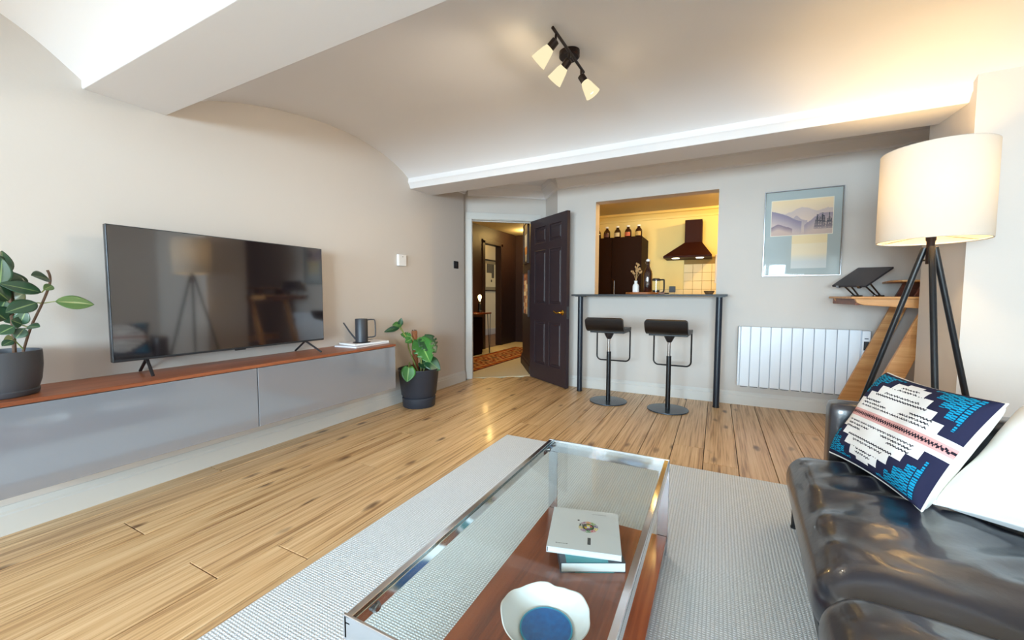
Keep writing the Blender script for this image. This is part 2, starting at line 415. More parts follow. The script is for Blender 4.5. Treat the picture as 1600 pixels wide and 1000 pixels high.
def windowed(name, boxes): 
    w = MB()
    for b in boxes: w.box(*b)
    return struct(w.build(name, WALL))
windowed('wall_window', [(-2.95,2.75,-4.75,-4.6,-0.06,0.6),(-2.95,2.75,-4.75,-4.6,1.98,2.7),(-2.95,-2.35,-4.75,-4.6,0.6,1.98),(-0.35,0.25,-4.75,-4.6,0.6,1.98),(2.25,2.75,-4.75,-4.6,0.6,1.98)])
windowed('wall_right', [(2.6,2.75,-4.6,3.085,-0.06,0.55),(2.6,2.75,-4.6,3.085,2.15,2.7),(2.6,2.75,-4.6,-0.5,0.55,2.15),(2.6,2.75,1.7,3.085,0.55,2.15),(2.6,2.75,3.615,4.427,-0.06,2.7)])
def window(name, p0, p1, z0, z1, axis):
    """frame, a mullion and two panes in the plane between p0 and p1"""
    o = bpy.data.objects.new(name, None); COL.objects.link(o); o['kind'] = 'structure'
    p0, p1 = Vector(p0), Vector(p1); mid = (p0+p1)/2
    f = MB(); up = (0,0,1)
    f.bar(p0+Vector((0,0,z0+.03)), p1+Vector((0,0,z0+.03)), .06, .06); f.bar(p0+Vector((0,0,z1-.03)), p1+Vector((0,0,z1-.03)), .06, .06)
    d = (p1-p0).normalized()
    for q in (p0+d*.03, mid, p1-d*.03): f.bar(q+Vector((0,0,z0+.06)), q+Vector((0,0,z1-.06)), .06, .06, up=d)
    f.build('window_frame', TRIM, o)
    for a, b in ((p0+d*.06, mid-d*.03), (mid+d*.03, p1-d*.06)):
        MB().bar(a+Vector((0,0,(z0+z1)/2)), b+Vector((0,0,(z0+z1)/2)), .006, z1-z0-.12).build('pane', GLASS, o)
window('window_1', (-2.35,-4.66,0), (-0.35,-4.66,0), 0.6, 1.98, 0)
window('window_2', (0.25,-4.66,0), (2.25,-4.66,0), 0.6, 1.98, 0)
window('window_added_side', (2.66,-0.5,0), (2.66,1.7,0), 0.55, 2.15, 1)  # unseen side window, added to brighten the sofa side

# vaulted ceiling bays and the beams between them
far = [(1.165,2.09),(1.3,2.175),(1.48,2.25),(1.79,2.332),(2.14,2.38),(2.35,2.388),(2.51,2.382),(2.8,2.335),(3.0,2.27),(3.127,2.205)]
near = [(-1.15,2.09),(-1.0,2.175),(-0.8,2.255),(-0.5,2.34),(-0.16,2.388),(0.18,2.36),(0.45,2.30),(0.66,2.21),(0.83,2.08)]
def vault(name, pts):
    c = [(p.x, p.y) for p in catmull([(a, b, 0) for a, b in pts], 8)]
    prof = c + [(c[-1][0], 2.72), (c[0][0], 2.72)]
    m = MB().loft([[(x, y, z) for y, z in prof] for x in (-2.80, 2.65)])
    return struct(m.build(name, CEIL, smooth=True))
ceil = vault('ceiling', far); vault('ceiling_near_bay', near)
struct(MB().box(-2.80, 2.65, -4.65, -1.5, 2.36, 2.72).build('ceiling_window_bay', CEIL))
def beam(name, prof):
    return struct(MB().loft([[(x, y, z) for y, z in prof] for x in (-2.80, 2.65)]).build(name, CEIL, bev=0.006))
beam('ceiling_beam_near', [(0.83,2.04),(1.165,2.045),(1.165,2.72),(0.83,2.72)])
beam('ceiling_beam_light_block', [(-1.5,1.84),(-1.15,1.845),(-1.15,2.72),(-1.5,2.72)])  # unseen beam, made deeper to keep window light off the near bay
struct(MB().loft([[(x, y, z) for y, z in [(3.127,2.208),(3.122,2.160),(3.135,2.150),(3.156,2.110),(3.5,2.122),(3.5,2.72),(3.127,2.72)]] for x in (-2.80, 1.215)]).build('ceiling_beam_far', CEIL, bev=0.004))
struct(MB().prism([(-2.95,3.5),(2.65,3.5),(2.65,4.5),(-1.62,4.5),(-1.93,4.88),(-2.86,4.18),(-2.95,4.05)], 2.42, 2.72).build('ceiling_far_bay', CEIL))

# cornice, skirting and architrave
corn = [(0,2.27),(0.014,2.275),(0.016,2.292),(0.026,2.30),(0.036,2.33),(0.06,2.352),(0.078,2.36),(0.08,2.425),(0,2.425)]
n_ = 0
for a, b, n in (((-1.668,YB,0),(1.9,YB,0),(0,-1,0)), (dw(-0.05,0),dw(0.944,0),-DN), (dw(0.944,0),dw(0.944,-0.5),-DD), ((XW,3.5,0),(XW,4.12,0),(1,0,0))):
    n_ += 1; struct(MB().extrude(corn, a, b, n).build('trim_%d' % n_, CEIL, smooth=True))
bb = [(0,0),(0.018,0),(0.018,0.088),(0.014,0.094),(0.014,0.104),(0.008,0.118),(0.005,0.126),(0,0.126)]
struct(MB().extrude(bb, (XW,-4.6,0), (XW,4.10,0), (1,0,0)).build('baseboard_left', TRIM))
struct(MB().extrude(bb, (-1.665,YB,0), (2.6,YB,0), (0,-1,0)).build('baseboard_back', TRIM))
struct(MB().extrude(bb, (1.2,3.085,0), (2.6,3.085,0), (0,-1,0)).build('baseboard_pier_front', TRIM))
struct(MB().extrude(bb, (1.2,3.085,0), (1.2,3.615,0), (-1,0,0)).build('baseboard_pier_side', TRIM))
struct(MB().extrude(bb, (2.6,-4.6,0), (2.6,3.085,0), (-1,0,0)).build('baseboard_right', TRIM))
ar = MB()
def archi(s0, s1, z0, z1, t0, t1): ar.prism([P2(s0,t0), P2(s1,t0), P2(s1,t1), P2(s0,t1)], z0, z1)
for s0, s1 in ((-0.085, -0.004), (0.792, 0.873)):
    archi(s0, s1, 0, 2.075, -0.018, 0.0)
archi(-0.085, 0.873, 1.994, 2.075, -0.020, 0.0)
archi(-0.012, -0.0, 0, 1.99, 0.0, 0.12); archi(0.788, 0.80, 0, 1.99, 0.0, 0.12); archi(-0.012, 0.80, 1.988, 2.0, 0.0, 0.12)
archi(-0.0, 0.012, 0, 1.976, 0.045, 0.075); archi(0.776, 0.788, 0, 1.976, 0.045, 0.075); archi(0.0, 0.788, 1.976, 1.988, 0.045, 0.075)
struct(ar.build('trim_5', TRIM, bev=0.003))

# the open panelled door
mB = Vector((0.574, 0.819, 0))
hinge = Vector((-2.105, 4.727, 0)) - mB*0.048
dr = bpy.data.objects.new('door_1', None); COL.objects.link(dr); dr.location = hinge
dr.rotation_euler = (0, 0, math.atan2(-0.574, 0.819))
tag(dr, 'open dark aubergine six panel door with brass handle', 'door', kind='structure')
LW, LZ0, LZ1 = 0.789, 0.008, 1.985
HH = LZ1-LZ0
cols = [(0.105, 0.355), (0.435, 0.685)]
rows = [(0.905*HH+LZ0-0.02, 0.95*HH+LZ0), (0, 0), (0, 0)]
rows = [(LZ1-0.15*HH, LZ1-0.05*HH), (LZ1-0.525*HH, LZ1-0.195*HH), (LZ1-0.90*HH, LZ1-0.63*HH)]
fr = MB()
xs = [0, cols[0][0], cols[0][1], cols[1][0], cols[1][1], LW]
for a, b in ((0, xs[1]), (xs[2], xs[3]), (xs[4], LW)): fr.box(a, b, 0, 0.04, LZ0, LZ1)
for c in cols:
    zz = [LZ1] + [v for r in rows for v in (r[1], r[0])] + [LZ0]
    for i in range(0, len(zz), 2): fr.box(c[0], c[1], 0, 0.04, zz[i+1], zz[i])
fr.build('stile_frame', DOORP, dr)
for c in cols:
    for r in rows:
        p = MB()
        o1, o2 = 0.0, 0.045
        for yy, s in ((0.012, -1), (0.028, 1)):
            ring0 = [(c[0], yy, r[0]), (c[1], yy, r[0]), (c[1], yy, r[1]), (c[0], yy, r[1])]
            q = 0.03; y2 = yy + s*0.008
            ring1 = [(c[0]+q, yy, r[0]+q), (c[1]-q, yy, r[0]+q), (c[1]-q, yy, r[1]-q), (c[0]+q, yy, r[1]-q)]
            q = 0.04
            ring2 = [(c[0]+q, y2, r[0]+q), (c[1]-q, y2, r[0]+q), (c[1]-q, y2, r[1]-q), (c[0]+q, y2, r[1]-q)]
            rg = [ring0, ring1, ring2]
            p.loft(rg, True, False); p.add(ring2, [(0,1,2,3)])
        p.build('panel', DOORP, dr)
        # ovolo bead round the panel
        bd = MB()
        for (xa, za), (xb, zb) in (((c[0],r[0]),(c[1],r[0])), ((c[1],r[0]),(c[1],r[1])), ((c[1],r[1]),(c[0],r[1])), ((c[0],r[1]),(c[0],r[0]))):
            bd.tube([(xa, 0.004, za), (xb, 0.004, zb)], 0.006, 6)
        bd.build('bead', DOORP, dr)
hd = MB().lathe([(0.0,0.0),(0.03,0.0),(0.03,0.004),(0.014,0.012),(0.011,0.03),(0.0,0.03)], 20)
hd.v = [(x+0.715, -z, y+0.86) for x, y, z in hd.v]
hh = hd.build('handle_rose', BRASS, dr, smooth=True)
MB().tube(catmull([(0.715,-0.03,0.86),(0.70,-0.042,0.86),(0.66,-0.045,0.853),(0.625,-0.045,0.862),(0.605,-0.045,0.872)],5), [0.009]*10+[0.008]*11, 10).build('handle_lever', BRASS, hh, smooth=True)
MB().box(LW-0.001, LW+0.002, 0.008, 0.032, 0.79, 0.93).build('latch_plate', STEEL, dr)
for z in (0.25, 1.0, 1.75):
    MB().tube([(-0.004, 0.02, z-0.05), (-0.004, 0.02, z+0.05)], 0.007, 8).build('hinge', BRASS, dr)

# ------------------------------------------------------------------ hall seen through the doorway
struct(MB().prism([P2(-0.3,0.035), P2(0.95,0.035), (-1.9,4.95), (-1.8,8.2), (-4.06,8.2), (-4.06,4.0), (-3.1,4.0)], -0.05, 0.004).build('floor_hall', CARPET))
struct(MB().prism([P2(-0.3,0.125), P2(0.95,0.125), (-1.9,5.0), (-1.8,8.2), (-4.10,8.2), (-4.10,3.95), (-3.05,3.95)], 2.39, 2.6).build('ceiling_hall', HCREAM))
w = MB()
w.box(-4.17,-4.05,3.9,6.745,-0.05,2.6); w.box(-4.17,-4.05,7.39,8.3,-0.05,2.6); w.box(-4.17,-4.05,6.745,7.39,2.068,2.6)
struct(w.build('wall_hall_left', HDARK))
struct(MB().box(-4.17,-1.7,8.1,8.22,-0.05,2.6).build('wall_hall_far', HDARK))
struct(MB().box(-1.92,-1.8,4.9,8.1,-0.05,2.6).build('wall_hall_side', HDARK))
struct(MB().box(-4.05,-2.95,3.85,3.97,-0.05,2.6).build('wall_hall_near', HDARK))
q0 = Vector((-2.175,4.83,0)); qd = Vector((-0.543,0.84,0)); qn = Vector((0.84,0.543,0))
q1 = q0 + qd*0.94
def qp(s, t): p = q0 + qd*s + qn*t; return (p.x, p.y)
struct(MB().prism([qp(0,0), qp(0.94,0), qp(0.94,0.12), qp(0,0.12)], -0.05, 2.6).build('wall_hall_partition', HDARK))
struct(MB().extrude([(0,0),(0.03,0),(0.03,0.10),(0.02,0.12),(0.02,0.14),(0,0.17)], q0, q1, -qn).build('baseboard_hall', HDARK))
# door casing of the cream room
cs = MB()
for a, b in ((6.66,6.745),(7.39,7.475)): cs.box(-4.05,-4.03,a,b,0,2.12)
cs.box(-4.05,-4.03,6.66,7.475,2.068,2.14)
struct(cs.build('trim_6', HDARK, bev=0.004))
w = MB(); w.box(-5.55,-5.43,6.0,10.3,-0.05,2.6); w.box(-5.43,-4.17,10.2,10.3,-0.05,2.6); w.box(-5.43,-4.17,6.0,6.1,-0.05,2.6)
struct(w.build('wall_cream_room', HCREAM))
struct(MB().box(-5.43,-4.05,6.1,10.2,-0.05,0.003).build('floor_cream_room', wood('room_board', (80,52,30),(110,74,44),(130,90,56),1,0.4,use_random=False)))
struct(MB().box(-5.43,-4.17,6.1,10.2,2.4,2.6).build('ceiling_cream_room', HCREAM))
struct(MB().extrude([(0,0),(0.018,0),(0.018,0.15),(0.01,0.17),(0,0.17)], (-5.43,6.1,0), (-5.43,10.2,0), (1,0,0)).build('baseboard_cream_room', TRIM))

def point(name, loc, power, col, r=0.05, parent=None):
    l = bpy.data.lights.new(name, 'POINT'); l.energy = power; l.color = col; l.shadow_soft_size = r
    o = bpy.data.objects.new(name, l); COL.objects.link(o); o.location = loc
    if parent: o.parent = parent
    return o
WARM = (1.0, 0.62, 0.22); WARM2 = (1.0, 0.67, 0.24)

def downlight(loc, power, label):
    t = thing('downlight', label, 'ceiling light', loc)
    MB().lathe([(0.045,0),(0.045,-0.006),(0.034,-0.006),(0.034,0)], 20, cap=False).build('trim_ring', WHITEP, t, smooth=True)
    MB().lathe([(0.0,-0.002),(0.034,-0.002)], 20, cap=False).build('lens', HOODL, t)
    point('downlight_lamp', (0,0,-0.06), power, WARM2, 0.05, t)
    return t
downlight((-3.35,5.55,2.39), 34, 'small round recessed light in hall ceiling above runner rug')
downlight((-3.5,7.55,2.39), 26, 'small round recessed light in hall ceiling by far wall')
downlight((-4.85,8.3,2.40), 26, 'small round recessed light in ceiling of cream room')

# framed abstract print in the cream room
t = thing('framed_print', 'black framed abstract grey and cream print in room beyond hall', 'picture', (-5.43, 9.35, 1.585))
f = MB(); fw = 0.035
f.box(0,0.025,-0.36,0.36,0.385,0.42); f.box(0,0.025,-0.36,0.36,-0.42,-0.385); f.box(0,0.025,-0.36,-0.325,-0.385,0.385); f.box(0,0.025,0.325,0.36,-0.385,0.385)
f.build('frame', BLKP, t)
def abstract(u, v):
    if u < 0.1 or u > 0.9 or v < 0.1 or v > 0.9: return (150,140,110)
    if 0.15 < u < 0.62 and v > 0.58: return (96,92,80)
    if 0.55 < u < 0.78 and 0.42 < v < 0.9: return (84,80,70)
    if 0.5 < u < 0.6 and 0.27 < v < 0.37: return (60,56,48)
    return (226,216,176)
print_sheet('print_sheet', (0.012, -0.33, -0.39), (0,0.66,0), (0,0,0.78), 30, 36, abstract, PRT, t)

# console table with hairpin legs, cabinet underneath and bulb lamp
t = thing('hairpin_table', 'reddish wooden console table on black hairpin legs in hall', 'table', (-3.85, 5.75, 0))
MB().box(-0.19,0.2,-0.55,0.57,0.72,0.745).build('tabletop', CHERRY, t, bev=0.003)
for sx in (-0.15, 0.17):
    for sy in (-0.5, 0.53):
        MB().tube([(sx, sy-0.05, 0.72), (sx+0.01, sy-0.005, 0.01), (sx+0.012, sy, 0.005), (sx+0.01, sy+0.005, 0.01), (sx, sy+0.05, 0.72)], 0.006, 8).build('hairpin_leg', BLKM, t)
c = thing('low_cupboard', 'dark low cupboard pushed under hall console table', 'cupboard', (-3.87, 5.72, 0.004))
MB().box(-0.15,0.14,-0.42,0.40,0.0,0.66).build('carcass', CUPB, c, bev=0.004)
MB().box(0.14,0.155,-0.41,-0.012,0.03,0.65).build('door', CUPB, c, bev=0.003)
MB().box(0.14,0.155,-0.006,0.39,0.03,0.65).build('door', CUPB, c, bev=0.003)
b = thing('bulb_lamp', 'small table lamp with a bare glowing filament bulb', 'lamp', (-3.85, 6.24, 0.745))
MB().lathe([(0,0),(0.05,0),(0.05,0.02),(0.035,0.03),(0.03,0.16),(0.02,0.17),(0.02,0.2),(0,0.2)], 24).build('base', BLKM, b, smooth=True)
MB().lathe([(0.014,0.2),(0.018,0.22),(0.032,0.26),(0.036,0.28),(0.03,0.305),(0.014,0.32),(0,0.324)], 20).build('bulb', BULB, b, smooth=True)
point('bulb_lamp_light', (0.12,0,0.3), 5, WARM, 0.05, b)

# kilim runner
def kilim(u, v):
    import math as m
    e = min(u, 1-u)
    if e < 0.05: return (60,30,28)
    if e < 0.16: return (150,60,40) if int(v*34) % 2 else (190,120,60)
    if e < 0.2: return (210,170,120)
    d = abs((v*9) % 1 - 0.5)*2 + abs(u-0.5)*2.6
    if d < 0.35: return (70,40,40)
    if d < 0.6: return (206,170,120)
    if d < 0.85: return (150,56,40)
    return (196,150,96) if (int(u*14)+int(v*46)) % 2 else (116,56,44)
r = thing('runner_rug', 'red and ochre patterned kilim runner on hall carpet', 'rug', (0,0,0))
MB().box(-3.63,-2.95,4.35,7.25,0.004,0.010).build('backing', mat('kilim_base',(120,60,40),0.95), r)
print_sheet('woven_face', (-3.63,4.35,0.0105), (0.68,0,0), (0,2.9,0), 30, 110, kilim, PRTF, r)

# framed pictures on the partition by the door
def qpt(s, z, o): p = q0 + qd*s - qn*o; return Vector((p.x, p.y, z))
def side_frame(s0, s1, z0, z1, fn, label):
    c = qpt((s0+s1)/2, (z0+z1)/2, 0)
    t = thing('framed_picture', label, 'picture', c)
    f = MB(); g = 0.03
    for a, b, e, h in ((s0,s1,z1-g,z1),(s0,s1,z0,z0+g),(s0,s0+g,z0+g,z1-g),(s1-g,s1,z0+g,z1-g)):
        vs = [qpt(s, z, o)-c for s, z, o in ((a,e,0),(b,e,0),(b,h,0),(a,h,0),(a,e,0.025),(b,e,0.025),(b,h,0.025),(a,h,0.025))]
        f.add(vs, [(0,3,2,1),(4,5,6,7),(0,1,5,4),(1,2,6,5),(2,3,7,6),(3,0,4,7)])
    f.build('frame', HDARK, t)
    print_sheet('print_sheet', qpt(s0+g, z0+g, 0.012)-c, qpt(s1-g,0,0)-qpt(s0+g,0,0), (0,0,z1-z0-2*g), 20, 40, fn, PRT, t)
def glassart(u, v):
    if v > 0.72: return (96,80,60)
    d = abs(u-0.5)*2
    if d < 0.75*min(1, (v+0.15)*1.6):
        return (200,200,196) if v > 0.4 else ((214,140,60) if v > 0.2 else (206,196,170))
    return (60,48,44)
def mosaic(u, v):
    n = noise.cell(Vector((u*5, v*11, 3.0)))
    if u < 0.15: return (120,50,36)
    return (240,214,170) if n > 0.35 else ((214,150,96) if n > -0.2 else (150,84,60))
side_frame(0.28, 0.72, 1.50, 2.10, glassart, 'dark framed picture of a pale amber shape on hall partition')
side_frame(0.22, 0.76, 0.76, 1.40, mosaic, 'dark framed mosaic-like cream and ochre picture on hall partition')

# ------------------------------------------------------------------ kitchen behind the hatch
KY = 6.30
struct(MB().box(-1.8,1.9,KY,KY+0.12,-0.05,2.6).build('wall_kitchen_back', KWALL))
struct(MB().box(1.6,1.72,YB2,KY,-0.05,2.6).build('wall_kitchen_right', KWALL))
struct(MB().box(-1.8,-1.76,4.6,KY,-0.05,2.6).build('wall_kitchen_left', KWALL))
struct(MB().box(-1.76,1.6,YB2,KY,2.285,2.6).build('ceiling_kitchen', mat('kitchen_ceiling_paint',(206,196,178),0.8)))
struct(MB().box(-1.76,1.6,YB2,KY,-0.05,0.0).build('floor_kitchen', mat('kitchen_floor',(150,120,84),0.5)))
struct(MB().extrude([(0,2.17),(0.014,2.172),(0.02,2.20),(0.05,2.245),(0.075,2.255),(0.08,2.29),(0,2.29)], (-1.76,KY,0), (1.6,KY,0), (0,-1,0)).build('trim_7', KWALL))

t = thing('tall_cabinet', 'tall brown-black kitchen cabinet topped with brown bottles', 'cabinet', (-1.32, 5.70, 0))
MB().box(-0.42,0.385,0.02,0.59,0.0,1.868).build('carcass', CUPB, t, bev=0.003)
MB().box(-0.42,-0.02,0.0,0.02,0.08,1.865).build('door', CUPB, t, bev=0.002)
d = MB().box(-0.016,0.388,0.0,0.02,0.08,1.865).build('door', CUPB, t, bev=0.002)
MB().tube([(0.03-0.0,-0.03,0.95),(0.03,-0.03,1.26)], 0.006, 8).build('handle', STEEL, d)

def growler(x, y, label, lab_col, grp):
    t = thing('brown_bottle', label, 'bottle', (x, y, 1.868), 0, grp)
    MB().lathe([(0,0),(0.043,0),(0.047,0.006),(0.047,0.085),(0.043,0.105),(0.026,0.125),(0.02,0.135),(0.02,0.155),(0,0.155)], 20).build('glass_body', BOTTLEG, t, smooth=True)
    MB().lathe([(0,0.15),(0.023,0.15),(0.023,0.172),(0,0.172)], 16).build('cap', CERAM if lab_col else BLKP, t)
    if lab_col:
        m = MB()
        rings = [[(0.0478*math.cos(a), 0.0478*math.sin(a), z) for a in [PI*(1.05+0.7*i/12) for i in range(13)]] for z in (0.02, 0.075)]
        m.loft(rings, closed=False, cap=False); m.build('paper_label', mat('bottle_label', lab_col, 0.6), t, smooth=True)
for px_, lc, lb in ((934, None, 'plain brown bottle half hidden at hatch edge on tall cabinet'), (948.5, (90,50,40), 'brown bottle with dark label second along tall cabinet top'),
                    (965, (206,190,150), 'brown bottle with pale badge label in middle of cabinet top'), (981.5, (190,96,60), 'brown bottle with orange label on tall cabinet top'),
                    (998, (196,160,90), 'brown bottle with tan label nearest cabinet corner')):
    p = at(px_, 369, 1, 5.83); growler(p.x, 5.83, lb, lc, 'bottles on the tall cabinet')

t = thing('cooker_hood', 'dark chimney cooker hood with two lit spots above tiles', 'cooker hood', (-0.36, KY, 1.57))
hx0, hx1, hy0 = -0.31, 0.285, -0.46
cx0, cx1, cyf = -0.06, 0.155, -0.25
HB = mat('hood_brown_black', (42, 16, 11), 0.55, spec=0.1)
MB().loft([[(hx0,hy0,0.02),(hx1,hy0,0.02),(hx1,0,0.02),(hx0,0,0.02)], [(cx0,cyf,0.215),(cx1,cyf,0.215),(cx1,0,0.215),(cx0,0,0.215)]]).build('canopy', HB, t, bev=0.003)
MB().box(hx0,hx1,hy0,0,-0.005,0.02).build('rim', HB, t, bev=0.002)
MB().box(cx0,cx1,cyf,0,0.215,0.52).build('chimney', HB, t, bev=0.002)
for sx in (-0.16, 0.14):
    MB().lathe([(0,-0.012),(0.045,-0.012),(0.05,-0.004)], 16, (sx,-0.36,0), cap=False).build('spot', HOODL, t)
    point('hood_lamp', (sx,-0.33,-0.05), 0.7, (1.0,0.74,0.36), 0.03, t)

# tiled splash-back: one panel of single tiles
t = struct(MB().box(-0.80,-0.435,KY-0.008,KY,0.90,1.145).box(-0.435,0.16,KY-0.008,KY,0.90,1.60).build('wall_splashback', GROUT))
ts = 0.117
for i in range(8):
    for j in range(6):
        if i < 3 and j > 1: continue
        xa = -0.795 + i*(ts+0.003); za = 0.905 + j*(ts+0.003)
        if za + ts > 1.605: continue
        MB().box(xa, xa+ts, KY-0.016, KY-0.006, za, za+ts).build('tile', TILE, t, bev=0.002, seg=1)
p = at(1050.5, 452, 1, KY-0.016)
t = thing('black_socket', 'square black socket on kitchen splash-back tiles', 'socket', (p.x, KY-0.016, p.z))
MB().box(-0.043,0.043,-0.012,0,-0.043,0.043).build('plate', BLKP, t, bev=0.003)
MB().box(-0.03,-0.012,-0.015,-0.012,-0.01,0.012).build('rocker', BLKP, t); MB().box(0.012,0.03,-0.015,-0.012,-0.01,0.012).build('rocker', BLKP, t)
p = at(1121, 420, 1, KY)
t = thing('narrow_wall_frame', 'narrow pale framed picture on kitchen wall beside cooker hood', 'picture', (p.x+0.06, KY, p.z))
MB().box(-0.09,0.09,-0.02,0,-0.2,0.2).build('frame', TRIM, t, bev=0.003)
MB().box(-0.055,0.055,-0.023,-0.018,-0.16,0.16).build('picture_sheet', mat('dark_print',(60,46,36),0.5), t)
downlight((0.55,5.45,2.285), 58, 'small round recessed light in kitchen ceiling right of hatch')
downlight((-0.55,4.78,2.285), 12, 'small round recessed light in kitchen ceiling just behind hatch')

# ------------------------------------------------------------------ breakfast bar and what stands on it
CT = 1.066
t = thing('breakfast_bar', 'thin black breakfast bar top on two dark steel legs in wall hatch', 'counter', (-0.65, 4.25, 0))
m = MB(); m.prism([(-0.735,-0.15),(0.735,-0.15),(0.735,0.175),(0.637,0.175),(0.637,0.38),(-0.570,0.38),(-0.570,0.175),(-0.735,0.175)], CT-0.02, CT)
m.build('bar_top', mat('black_laminate',(22,23,26),0.5), t, bev=0.002)
for x, y in ((-1.324+0.65, 4.235-4.25), (0.020+0.65, 4.20-4.25)):
    l = MB().lathe([(0.028,0.012),(0.028,CT-0.021)], 20, (x,y,0)).build('leg', NAVYM, t, smooth=True)
    MB().lathe([(0.024,0),(0.03,0.0),(0.03,0.014),(0.024,0.014)], 20, (x,y,0)).build('foot', BLKP, l, smooth=True)
    MB().box(x-0.05,x+0.05,y-0.05,y+0.05,CT-0.026,CT-0.0205).build('mount_plate', BLKM, l)

t = thing('serving_board', 'round wooden serving board with dark handle on breakfast bar', 'board', (-0.70, 4.36, CT))
pts = [(0.165*math.cos(a), 0.13*math.sin(a)) for a in [2*PI*i/40 for i in range(40)]]
MB().prism(pts, 0, 0.022).build('board', BOARDW, t, bev=0.004)
MB().bar((0.15,0,0.011),(0.225,0,0.011),0.03,0.018).build('handle', OAKD, t, bev=0.004)
hr = MB(); hr.tube([(0.242+0.018*math.cos(a), 0.018*math.sin(a), 0.011) for a in [2*PI*i/16 for i in range(17)]], 0.006, 8); hr.build('hanging_ring', BLKM, t, smooth=True)

t = thing('bud_vase', 'small white ceramic vase with dried flowers on serving board', 'vase', (-0.765, 4.36, CT+0.022))
MB().lathe([(0,0),(0.030,0),(0.033,0.006),(0.033,0.06),(0.028,0.078),(0.016,0.092),(0.016,0.115),(0.019,0.12),(0.013,0.12),(0.013,0.09),(0,0.09)], 8).build('vase_body', CERAM, t)
rnd = random.Random(3)
for i in range(11):
    a = rnd.uniform(0, 2*PI); r_ = rnd.uniform(0.012, 0.05); h = rnd.uniform(0.20, 0.295)
    tip = Vector((r_*math.cos(a), r_*math.sin(a), h))
    st = MB().tube(catmull([(0,0,0.1),(tip.x*0.3,tip.y*0.3,0.1+(h-0.1)*0.5),tip],4), 0.0014, 5).build('dried_stem', DRY, t)
    hm = MB()
    for k in range(7):
        c = tip + Vector((rnd.uniform(-.014,.014), rnd.uniform(-.014,.014), rnd.uniform(-.012,.012)))
        rr = rnd.uniform(0.005, 0.009)
        hm.lathe([(0,-rr),(rr*.8,-rr*.5),(rr,0),(rr*.8,rr*.5),(0,rr)], 6, c)
    hm.build('flower_head', DRY, st)

t = thing('swing_top_bottle', 'tall dark glass swing-top bottle on serving board', 'bottle', (-0.650, 4.39, CT+0.022))
MB().lathe([(0,0),(0.042,0),(0.046,0.008),(0.046,0.19),(0.042,0.215),(0.028,0.245),(0.018,0.27),(0.0165,0.32),(0,0.32)], 24).build('glass_body', BOTTLEG, t, smooth=True)
MB().lathe([(0,0.318),(0.014,0.318),(0.019,0.326),(0.017,0.34),(0,0.346)], 16).build('stopper', CERAM, t, smooth=True)
MB().tube([(0.0,-0.018,0.285),(0.024,-0.012,0.30),(0.022,0.0,0.335),(0.0,0.0,0.349),(-0.022,0,0.335),(-0.024,-0.012,0.30),(0,-0.018,0.285)], 0.0016, 6).build('wire_bail', STEEL, t)

t = thing('french_press', 'small glass french press with black lid and handle behind bottle', 'coffee press', (-0.585, 4.535, CT))
MB().lathe([(0.038,0.01),(0.040,0.012),(0.040,0.15),(0.038,0.15)], 24, cap=False).build('beaker', GLASS, t, smooth=True)
MB().lathe([(0,0),(0.044,0),(0.044,0.02),(0.041,0.022),(0,0.022)], 24).build('base', BLKP, t, smooth=True)
MB().lathe([(0,0.145),(0.046,0.145),(0.046,0.162),(0.03,0.172),(0,0.174)], 24).build('lid', BLKP, t, smooth=True)
MB().tube(catmull([(0.042,0,0.155),(0.075,0,0.155),(0.08,0,0.14),(0.08,0,0.04),(0.06,0,0.02),(0.042,0,0.016)],4), 0.008, 8).build('handle', BLKP, t, smooth=True)
MB().lathe([(0,0.02),(0.037,0.02),(0.037,0.045),(0,0.045)], 20).build('coffee', SOIL, t)

t = thing('woven_dish', 'small brown woven dish at hatch end of breakfast bar', 'dish', (-0.045-0.025, 4.37, CT))
MB().lathe([(0,0),(0.03,0),(0.042,0.016),(0.046,0.03),(0.042,0.03),(0.036,0.016),(0,0.008)], 16).build('bowl', mat('wicker',(120,82,44),0.8,bump=1,bscale=200), t, smooth=True)
MB().tube([(0.044*math.cos(2*PI*i/16), 0.044*math.sin(2*PI*i/16), 0.03) for i in range(17)], 0.004, 6).build('rim', mat('wicker_dark',(70,46,26),0.8), t, smooth=True)

